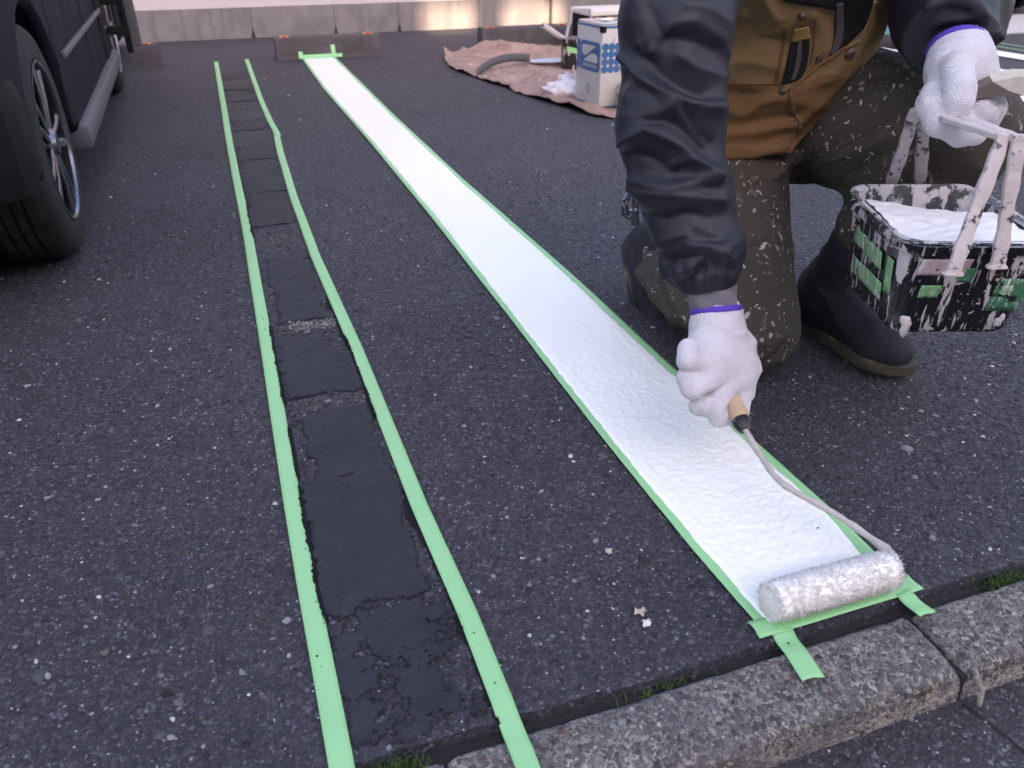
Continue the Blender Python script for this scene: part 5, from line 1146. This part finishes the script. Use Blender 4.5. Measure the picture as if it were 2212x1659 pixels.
# left glove round the bucket handles --------------------------------------
def gloveL(P):
    d = cone(P, tuple(WRL), PX(2072, 150, .925), .037, .038)
    d = smin(d, cone(P, PX(2055, 150, .922), PX(2040, 208, .895), .030, .024), .03); d = smin(d, cone(P, PX(2090, 140, .93), PX(2118, 200, .905), .032, .027), .03)
    fing = d
    for pts, rr in (((PX(2016, 205, .905), PX(2010, 228, .888), PX(2030, 262, .872), PX(2075, 284, .866), PX(2108, 292, .872)), (.018, .018, .0195, .0195, .0145)),
                    ((PX(2030, 208, .905), PX(2040, 238, .885), PX(2072, 262, .880), PX(2105, 272, .884)), (.018, .018, .018, .014)),
                    ((PX(2105, 205, .900), PX(2100, 235, .888), PX(2130, 250, .892)), (.020, .020, .016)),
                    ((PX(2128, 200, .912), PX(2142, 235, .905), PX(2132, 268, .900)), (.022, .019, .015))):
        fing = smin(fing, chain(P, pts, rr, .006), .0035)
    d = smin(fing, chain(P, [PX(2066, 150, .898), PX(2072, 195, .866), PX(2069, 222, .858), PX(2062, 240, .858)], [.023, .0200, .0185, .0150], .008), .005)
    s, ph, r = limb(P, [tuple(WRL), PX(2072, 150, .925), PX(2080, 240, .885)])
    d = d-.0006*np.clip(1-s/.05, 0, 1)*np.sin(ph*36)-.0022*sharp(s*80+1.5*np.sin(ph)+1.5*wob(P, 20, 111))**3*np.clip(wob(P, 13, 112)+.3, 0, 1)-.001*wob(P, 60, 113)
    ax = np.array(PX(2072, 150, .925))-np.array(WRL); ax /= np.linalg.norm(ax); return np.maximum(d, -((P-np.array(WRL))@ax)-.002)
gL = link_mesh('glove', sdf_mesh('glove', gloveL, (.88, .80, .40), (1.12, 1.02, .66), .0026), MAT['glove_knit'], person)
ringf(WRL, PX(2072, 150, .925), .0385, .008, MAT['purple_hem'], 'glove_hem', gL)
# belt clip hanging at the hip
cp = np.array(W(1358, 440, y=1.24)); st_ = MB().tube([(.775, 1.29, .43), (.70, 1.262, .37), tuple(cp+np.array([0, 0, .030]))], .007, 8, flat=.35); st_.build('belt_strap', MAT['black_cloth'], person, smooth=True)
cl = MB()
for k in range(2): cl.tube([tuple(cp+np.array([.011*math.cos(a)+k*.010, .004*k, .024*math.sin(a)-.004])) for a in np.linspace(0, 2*PI, 13)], .0032, 6)
cl.tube([tuple(cp+np.array([.012, 0, -.012])), tuple(cp+np.array([.016, 0, -.040]))], .008, 8); cl.build('belt_clip', MAT['alloy'], person, smooth=True)

# ------------------------------------------------------------------ paint roller
roller = empty('paint_roller', (.614, .557, .008), 'thick white nap paint roller on the near end of the white line', 'paint roller')
simple('roller_nap', (.95, .92, .90), .95, .04, 80, .3); simple('roller_wood', (.48, .34, .22), .6, .25, 30, .3); simple('dirty_steel', (.42, .38, .37), .45, .3, 60, .5, .002)
ra, rb = np.array([.527, .5615, .033]), np.array([.702, .5595, .033]); RR = .0222; ax = (rb-ra)/np.linalg.norm(rb-ra); e1 = np.array([0, 1., 0]); e1 -= ax*(e1@ax); e1 /= np.linalg.norm(e1); e2 = np.cross(ax, e1)
MB().lathe([(0, -.001), (.013, 0), (RR, .004), (RR, .05), (RR, .125), (RR, .171), (.013, .1752), (0, .176)], Matrix.Translation(ra) @ Vector(ax).to_track_quat('Z', 'Y').to_matrix().to_4x4(), 36).build('sleeve_core', MAT['roller_nap'], roller, smooth=True)
nt = 3200; ct, ca_ = rng.random(nt), rng.uniform(0, 2*PI, nt); nf = 34000; ci = rng.integers(0, nt, nf)      # fibres gathered in wet tufts
tt = np.clip(ct[ci]+rng.normal(0, .005, nf), 0, 1); aa = ca_[ci]+rng.normal(0, .04, nf); ln = rng.uniform(.0028, .0066, nf)*(.75+.5*rng.random(nt)[ci])
clump = .5+.5*np.sin(tt*160+aa*9)*np.sin(aa*13+tt*70)
rad = e1*np.cos(aa)[:, None]+e2*np.sin(aa)[:, None]; base = ra+(rb-ra)*tt[:, None]+rad*(RR-.001)
endc = np.clip((np.minimum(tt, 1-tt))*14, .35, 1)
tang = np.cross(ax, rad); tip0 = ra+(rb-ra)*ct[ci][:, None]+(e1*np.cos(ca_[ci])[:, None]+e2*np.sin(ca_[ci])[:, None])*(RR-.001)+(e1*np.cos(ca_[ci])[:, None]+e2*np.sin(ca_[ci])[:, None])*(ln*endc)[:, None]+tang*(.0012*rng.normal(0, 1, nf)+.0025*rng.normal(0, 1, nt)[ci])[:, None]
tip = .35*(base+rad*(ln*endc)[:, None])+.65*tip0+ax*(.0012*rng.normal(0, 1, nf)+.002*rng.normal(0, 1, nt)[ci]+.003*np.where(tt < .06, -1, np.where(tt > .94, 1, 0)))[:, None]+np.array([0, 0, -.0008])
tip[:, 2] = np.maximum(tip[:, 2], .0086); wv = np.cross(rad, rng.normal(0, 1, (nf, 3))); wv /= np.linalg.norm(wv, axis=1)[:, None]; ww = rng.uniform(.0004, .0008, nf)[:, None]
wv2 = np.cross(rad, wv)
Vn = np.stack([base+wv*ww, base-.5*wv*ww+.87*wv2*ww, base-.5*wv*ww-.87*wv2*ww, tip], 1).reshape(-1, 3); k4 = np.arange(nf)[:, None]*4
ne = 3600; er = RR*np.sqrt(rng.random(ne)); ea = rng.uniform(0, 2*PI, ne); es = rng.random(ne) < .5; ec = np.where(es[:, None], ra, rb); eo = np.where(es[:, None], -ax, ax)
erad = e1*np.cos(ea)[:, None]+e2*np.sin(ea)[:, None]; eb = ec+erad*er[:, None]; et = eb+eo*rng.uniform(.001, .0045, ne)[:, None]+erad*(.004*(er/RR)**2)[:, None]+rng.normal(0, .0008, (ne, 3)); et[:, 2] = np.maximum(et[:, 2], .0086)
ew = np.cross(eo, rng.normal(0, 1, (ne, 3))); ew /= np.linalg.norm(ew, axis=1)[:, None]; ew2 = np.cross(eo, ew); es_ = .0008
Vn = np.concatenate([Vn, np.stack([eb+ew*es_, eb-.5*ew*es_+.87*ew2*es_, eb-.5*ew*es_-.87*ew2*es_, et], 1).reshape(-1, 3)]); k4 = np.arange(nf+ne)[:, None]*4
Fn = np.concatenate([k4+np.array([[0, 1, 3]]), k4+np.array([[1, 2, 3]]), k4+np.array([[2, 0, 3]])])
tag(link_mesh('nap_fibres', np_mesh('nap_fibres', Vn, Fn), MAT['roller_nap'], roller), kind='stuff')
def bez(pts, n_=40):
    pts = [np.array(p, float) for p in pts]; out = []
    for i in range(len(pts)-1):
        p0 = pts[max(i-1, 0)]; p1 = pts[i]; p2 = pts[i+1]; p3 = pts[min(i+2, len(pts)-1)]
        for s_ in np.linspace(0, 1, n_//(len(pts)-1), endpoint=False): out.append(.5*((2*p1)+(-p0+p2)*s_+(2*p0-5*p1+4*p2-p3)*s_**2+(-p0+3*p1-3*p2+p3)*s_**3))
    return out+[pts[-1]]
rod = bez([(.690, .5575, .029), (.714, .559, .030), (.722, .572, .032), PX(1905, 1180, .60), PX(1800, 1108, .655), PX(1695, 1048, .705), PX(1650, 995, .752), PX(1606, 922, .802)], 56)
rr_ = [.0046+.0010*math.sin(i*1.7)*math.sin(i*.6)+(.0016 if i < 26 else 0) for i in range(len(rod))]
MB().tube(rod, rr_, 12).build('wire_frame', MAT['dirty_steel'], roller, smooth=True)
h0, h1 = np.array(PX(1610, 930, .797)), np.array(PX(1538, 765, .940)); dh = (h1-h0)/np.linalg.norm(h1-h0)
MB().tube([h0, h0+dh*.006, h0+dh*.014, h0+dh*.022], [.008, .0115, .0135, .0130], 16).build('collar', MAT['splattered_black'], roller, smooth=True)
MB().tube([h0+dh*.020, h0+dh*.030, h0+dh*.06, h0+dh*.10, h0+dh*.135, h0+dh*.14], [.0135, .0142, .0130, .0135, .0135, .008], 16).build('grip', MAT['roller_wood'], roller, smooth=True)
# ------------------------------------------------------------------ paint bucket hanging from the left hand
bucket = None
A = W(1922, 719, y=.78); B = W(2179, 719, z=A[2]); D_ = W(1814, 605, z=A[2])
wv = (B-A)/np.linalg.norm(B-A); dv = np.array([-wv[1], wv[0], 0]); bw, bd, bh = np.linalg.norm(B-A), np.linalg.norm(D_-A), .132
cen = A+wv*bw/2+dv*bd/2
bucket = empty('paint_bucket', tuple(cen), 'black rectangular paint bucket caked with drips and green tape, full of white paint', 'bucket')
Bk = Matrix(((wv[0], dv[0], 0, cen[0]), (wv[1], dv[1], 0, cen[1]), (0, 0, 1, cen[2]), (0, 0, 0, 1)))
n = NT('bucket_shell')
v = n.vor(30, co=n.map((1, 1, .28))); sq = n.n('ShaderNodeSeparateColor'); n.put(v.outputs['Color'], sq.inputs[0])
nz = n.noise(90, 4, .6)
m1 = n.math('MULTIPLY', n.math('GREATER_THAN', sq.outputs[0], .72), n.math('LESS_THAN', n.math('ADD', v.outputs['Distance'], n.math('MULTIPLY', nz, .3)), .46))
drip = n.ramp(n.noise(1, 4, .65, co=n.map((95, 95, 8))), [(.575, 0), (.60, 1)])
patchm = n.ramp(n.noise(15, 5, .65), [(.565, 0), (.585, 1)]); sm = n.ramp(n.noise(150, 2, .5), [(.69, 0), (.71, 1)])
mm = n.math('MAXIMUM', n.math('MAXIMUM', m1, drip), n.math('MAXIMUM', n.math('MULTIPLY', patchm, n.ramp(n.noise(70, 3), [(.45, 0), (.5, 1)])), sm))
c = n.mix(n.mix((.55, .53, .56), (.33, .29, .31), n.noise(24, 3)), (.50, .36, .38), n.ramp(n.noise(13, 2), [(.6, 0), (.66, .8)]))
c = n.mix((.007, .007, .010), c, mm)
MAT['bucket_shell'] = n.done(c, n.ramp(mm, [(0, .25), (1, .6)]), n.bump(mm, .6, .0025), spec=.5)
def grimy(name, col):
    n = NT(name); dr = n.ramp(n.noise(1, 4, .65, co=n.map((120, 120, 14), loc=(3, 1, 0))), [(.56, 0), (.60, 1)]); sp = n.ramp(n.noise(170, 3, .6), [(.62, 0), (.66, 1)]); bl = n.ramp(n.noise(60, 4, .65), [(.60, 0), (.64, 1)])
    c = n.mix(tuple(x*.7 for x in col), tuple(x*1.2 for x in col), n.noise(30, 4)); c = n.mix(c, (.50, .48, .50), n.math('MAXIMUM', dr, sp)); c = n.mix(c, (.01, .01, .012), bl)
    MAT[name] = n.done(c, .5, n.bump(n.math('ADD', dr, n.noise(90, 3)), .5, .002))
grimy('green_tape_old', (.15, .34, .16)); grimy('green_film', (.03, .15, .075)); grimy('pink_paint', (.46, .33, .35))
n = NT('clear_plastic'); mk = n.ramp(n.math('ADD', n.math('MULTIPLY', n.noise(26, 5, .65), .6), n.math('MULTIPLY', n.noise(1, 4, .6, co=n.map((60, 60, 9))), .45)), [(.53, 0), (.57, 1)])
MAT['clear_plastic'] = n.done(n.mix((.90, .91, .95), n.mix((.62, .57, .58), (.40, .36, .40), n.noise(30, 2)), mk), n.ramp(mk, [(0, .12), (1, .6)]), n.bump(n.math('ADD', n.noise(40, 3), mk), .3, .002), Transmission_Weight=n.ramp(mk, [(0, .96), (1, 0)]), IOR=1.2)
def rring(hx, hy, r, z, n_=7): return [(x, y, z) for x, y in rrect(-hx, hx, -hy, hy, r, n_)]
def loft(rings, M, caps=(True, False)):
    m_ = len(rings[0]); V = [M @ Vector(p) for r in rings for p in r]
    F = [(i*m_+k, i*m_+(k+1) % m_, (i+1)*m_+(k+1) % m_, (i+1)*m_+k) for i in range(len(rings)-1) for k in range(m_)]
    if caps[0]: F.append(tuple(range(m_))[::-1])
    if caps[1]: F.append(tuple((len(rings)-1)*m_+k for k in range(m_)))
    return MB().add(V, F)
hx, hy = bw/2, bd/2
sh = lambda t: (hx+.013*t, hy+.015*t)
rings = [rring(*sh(t), .022+.008*t, bh*t) for t in (0, .05, .25, .5, .75, .93)]
rings[0] = rring(hx-.004, hy-.004, .02, 0)
rings += [rring(sh(.93)[0]+.005, sh(.93)[1]+.005, .034, bh*.93), rring(sh(1)[0]+.006, sh(1)[1]+.006, .036, bh*.96), rring(sh(1)[0]+.006, sh(1)[1]+.006, .036, bh*1.02), rring(sh(1)[0]-.001, sh(1)[1]-.001, .032, bh*1.02), rring(hx-.001, hy-.001, .022, .008)]
loft(rings, Bk, (True, True)).build('shell', MAT['bucket_shell'], bucket, smooth=True)
# clear liner standing a little above the rim at the back
lr = []
for t, o_ in ((.45, -.004), (.8, -.003), (1.06, -.002), (1.08, .002), (1.07, .007)):
    a, b = sh(min(t, 1)); R_ = rring(a+o_, b+o_, .034, bh*t); lr.append([(x, y, z+.009*max(0, y/b)**2*(t > 1)) for x, y, z in R_])
lo_ = loft(lr, Bk, (False, False)).build('liner', MAT['clear_plastic'], bucket, smooth=True); s_ = lo_.modifiers.new('s', 'SOLIDIFY'); s_.thickness = .0012
# thick paint inside, higher at the front left, ragged against the back wall
NX = 70; ux = np.linspace(-1, 1, NX); UX, UY = np.meshgrid(ux, ux, indexing='ij'); a, b = hx+.006, hy+.008
sqx = UX*np.sqrt(1-.18*UY**2); sqy = UY*np.sqrt(1-.18*UX**2); G2 = np.stack([sqx*a, sqy*b], -1)
Zp = .1345+.004*wob(G2, 12, 121)-.004*np.clip(UY, 0, 1)+.010*np.clip(-UX, 0, 1)*np.clip(UY+.4, 0, 1)+.002*wob(G2, 60, 122)
Zp -= .040*np.clip((UY-.62+.22*UX+.16*wob(G2, 22, 123)+.07*wob(G2, 70, 124))/.10, 0, 1)
Gp = np.concatenate([G2, Zp[..., None]], -1).reshape(-1, 3); Gp = np.array([Bk @ Vector(p) for p in Gp]).reshape(NX, NX, 3)
n = NT('bucket_paint'); MAT['bucket_paint'] = n.done((.84, .81, .82), .45, n.bump(n.noise(60, 3), .25, .003), spec=.4)
grid_obj('paint', Gp, MAT['bucket_paint'], bucket)
# caked drips, tape scraps and blobs on the outside
def on_front(u, t, off=.0015): a, b = sh(t); return Bk @ Vector((u*hx*(1+.07*t), -(b+off), bh*t))
def on_left(u, t, off=.0015): a, b = sh(t); return Bk @ Vector((-(a+off), u*hy*(1+.07*t), bh*t))
def scrapq(nm, fn, u0, u1, t0, t1, mat, sk=0.0, seed=0):
    G = np.array([[fn(u+sk*k, t, .0018+.0006*math.sin(9*u+5*t+seed)) for k, t in zip(np.linspace(0, 1, 7), np.linspace(t0, t1, 7))] for u in np.linspace(u0, u1, 7)]); return grid_obj(nm, G, MAT[mat], bucket, .0006)
scrapq('tape_scrap', on_left, .18, .62, .60, .78, 'green_tape_old', -.02, 1); scrapq('tape_scrap', on_left, -.45, .18, .56, .76, 'green_tape_old', .03, 2); scrapq('tape_scrap', on_left, -.55, .55, .24, .44, 'green_tape_old', .02, 3); scrapq('tape_scrap', on_left, -.80, -.60, .38, .78, 'green_tape_old', 0, 4)
scrapq('film_scrap', on_front, .42, .92, .28, .66, 'green_film', .03, 5); scrapq('tape_scrap', on_front, .50, .80, .46, .58, 'green_tape_old', .04, 6); scrapq('tape_scrap', on_front, -.74, -.42, .44, .58, 'green_tape_old', .02, 7)
scrapq('pink_patch', on_front, -.86, -.10, .70, .88, 'pink_paint', .05, 8); scrapq('film_scrap', on_front, -.20, .02, .62, .78, 'green_film', .02, 9)
for fn, u, t, r in ((on_front, -.78, .10, .012), (on_front, .74, .16, .008)):
    c = fn(u, t, 0); nr = (c-(Bk @ Vector((0, 0, c.z-cen[2]))));  nr = Vector((-dv if fn is on_front else -wv)).normalized()
    Mq = Matrix.Translation(c) @ nr.to_track_quat('Z', 'Y').to_matrix().to_4x4(); rr0 = np.random.default_rng(int(100*(u+2)+10*t)); ph_ = rr0.uniform(0, 6.28, 3); V = []
    for q, zz in ((1.0, -.0005), (.8, .0025), (.4, .0040)):
        for k in range(18): a_ = 2*PI*k/18; rad_ = r*q*(1+.28*math.sin(2*a_+ph_[0])+.18*math.sin(3*a_+ph_[1])+.12*math.sin(5*a_+ph_[2])); V.append(Mq @ Vector((rad_*math.cos(a_)*.8, rad_*math.sin(a_)*1.2, zz)))
    F = [(i*18+k, i*18+(k+1) % 18, (i+1)*18+(k+1) % 18, (i+1)*18+k) for i in range(2) for k in range(18)]+[tuple(36+k for k in range(18))]
    MB().add(V, F).build('paint_blob', MAT['splashed_strap'], bucket, smooth=True)
# two strap handles, caked with paint
n = NT('caked_strap'); cm = n.ramp(n.noise(60, 5, .65), [(.40, 0), (.45, 1)])
MAT['caked_strap'] = n.done(n.mix((.03, .03, .035), n.mix((.58, .53, .55), (.45, .36, .36), n.noise(25, 3)), n.math('MAXIMUM', cm, n.ramp(n.noise(14, 3), [(.42, 1), (.5, 0)]))), .65, n.bump(n.noise(110, 4), .7, .003))
ZT = .515
for fa, fb, ta, tb in (((2063, 575), (1921, 408), (2166, 297), (1980, 236)), ((2158, 560), (1986, 402), (2200, 300), (1999, 228))):
    F_ = W(*fa, z=A[2]+bh*.93); Bq = W(*fb, z=A[2]+bh*1.0); TF = W(*ta, z=ZT); TB = W(*tb, z=ZT+.002)
    low = F_+np.array([0, 0, -.012])
    path = bez([low, F_+(TF-F_)*.06, F_+(TF-F_)*.5, TF-(TF-F_)*.03, TF+(TB-TF)*.06, TF+(TB-TF)*.5, TB+(TF-TB)*.05, TB+(Bq-TB)*.04, TB+(Bq-TB)*.5, Bq, Bq+np.array([0, 0, -.02])], 100)
    rr_ = [.0042+.0006*math.sin(i*.9)*math.sin(i*.37)+.002*max(0, 1-i/8) for i in range(len(path))]
    MB().tube(path, rr_, 12, flat=2.1, up=tuple(wv), sq=.35).build('handle', MAT['caked_strap'], bucket, smooth=True)
# flat brush held in the left hand
simple('brush_brown', (.115, .085, .080), .6, .25, 40, .3); simple('brush_pale', (.48, .44, .40), .75, .25, 50, .4)
br = empty('flat_brush', tuple(W(2150, 205, y=.87)), 'dirty flat brush with pale bristles held in the upper gloved hand', 'brush')
pts = [(2088, 206), (2128, 184), (2150, 176), (2215, 168), (2215, 214), (2180, 210), (2098, 212)]
lo_ = [W(x, y, y=.868) for x, y in [(2086, 214), (2104, 199), (2126, 185), (2147, 176), (2180, 196), (2212, 206), (2190, 209), (2150, 210), (2110, 213)]]
nb = len(lo_); off = np.array([.004, .012, .006]); V = [tuple(p) for p in lo_]+[tuple(p+off) for p in lo_]
MB().add(V, [tuple(range(nb)), tuple(range(nb, 2*nb))[::-1]]+[(i, nb+i, nb+(i+1) % nb, (i+1) % nb) for i in range(nb)]).build('handle', MAT['brush_brown'], br)
up_ = [W(x, y, y=.8675) for x, y in [(2145, 177), (2165, 172), (2195, 166), (2250, 166), (2262, 196), (2240, 207), (2212, 207), (2180, 197)]]
nb = len(up_); V = [tuple(p) for p in up_]+[tuple(p+off*1.3) for p in up_]
MB().add(V, [tuple(range(nb)), tuple(range(nb, 2*nb))[::-1]]+[(i, nb+i, nb+(i+1) % nb, (i+1) % nb) for i in range(nb)]).build('bristles', MAT['brush_pale'], br)
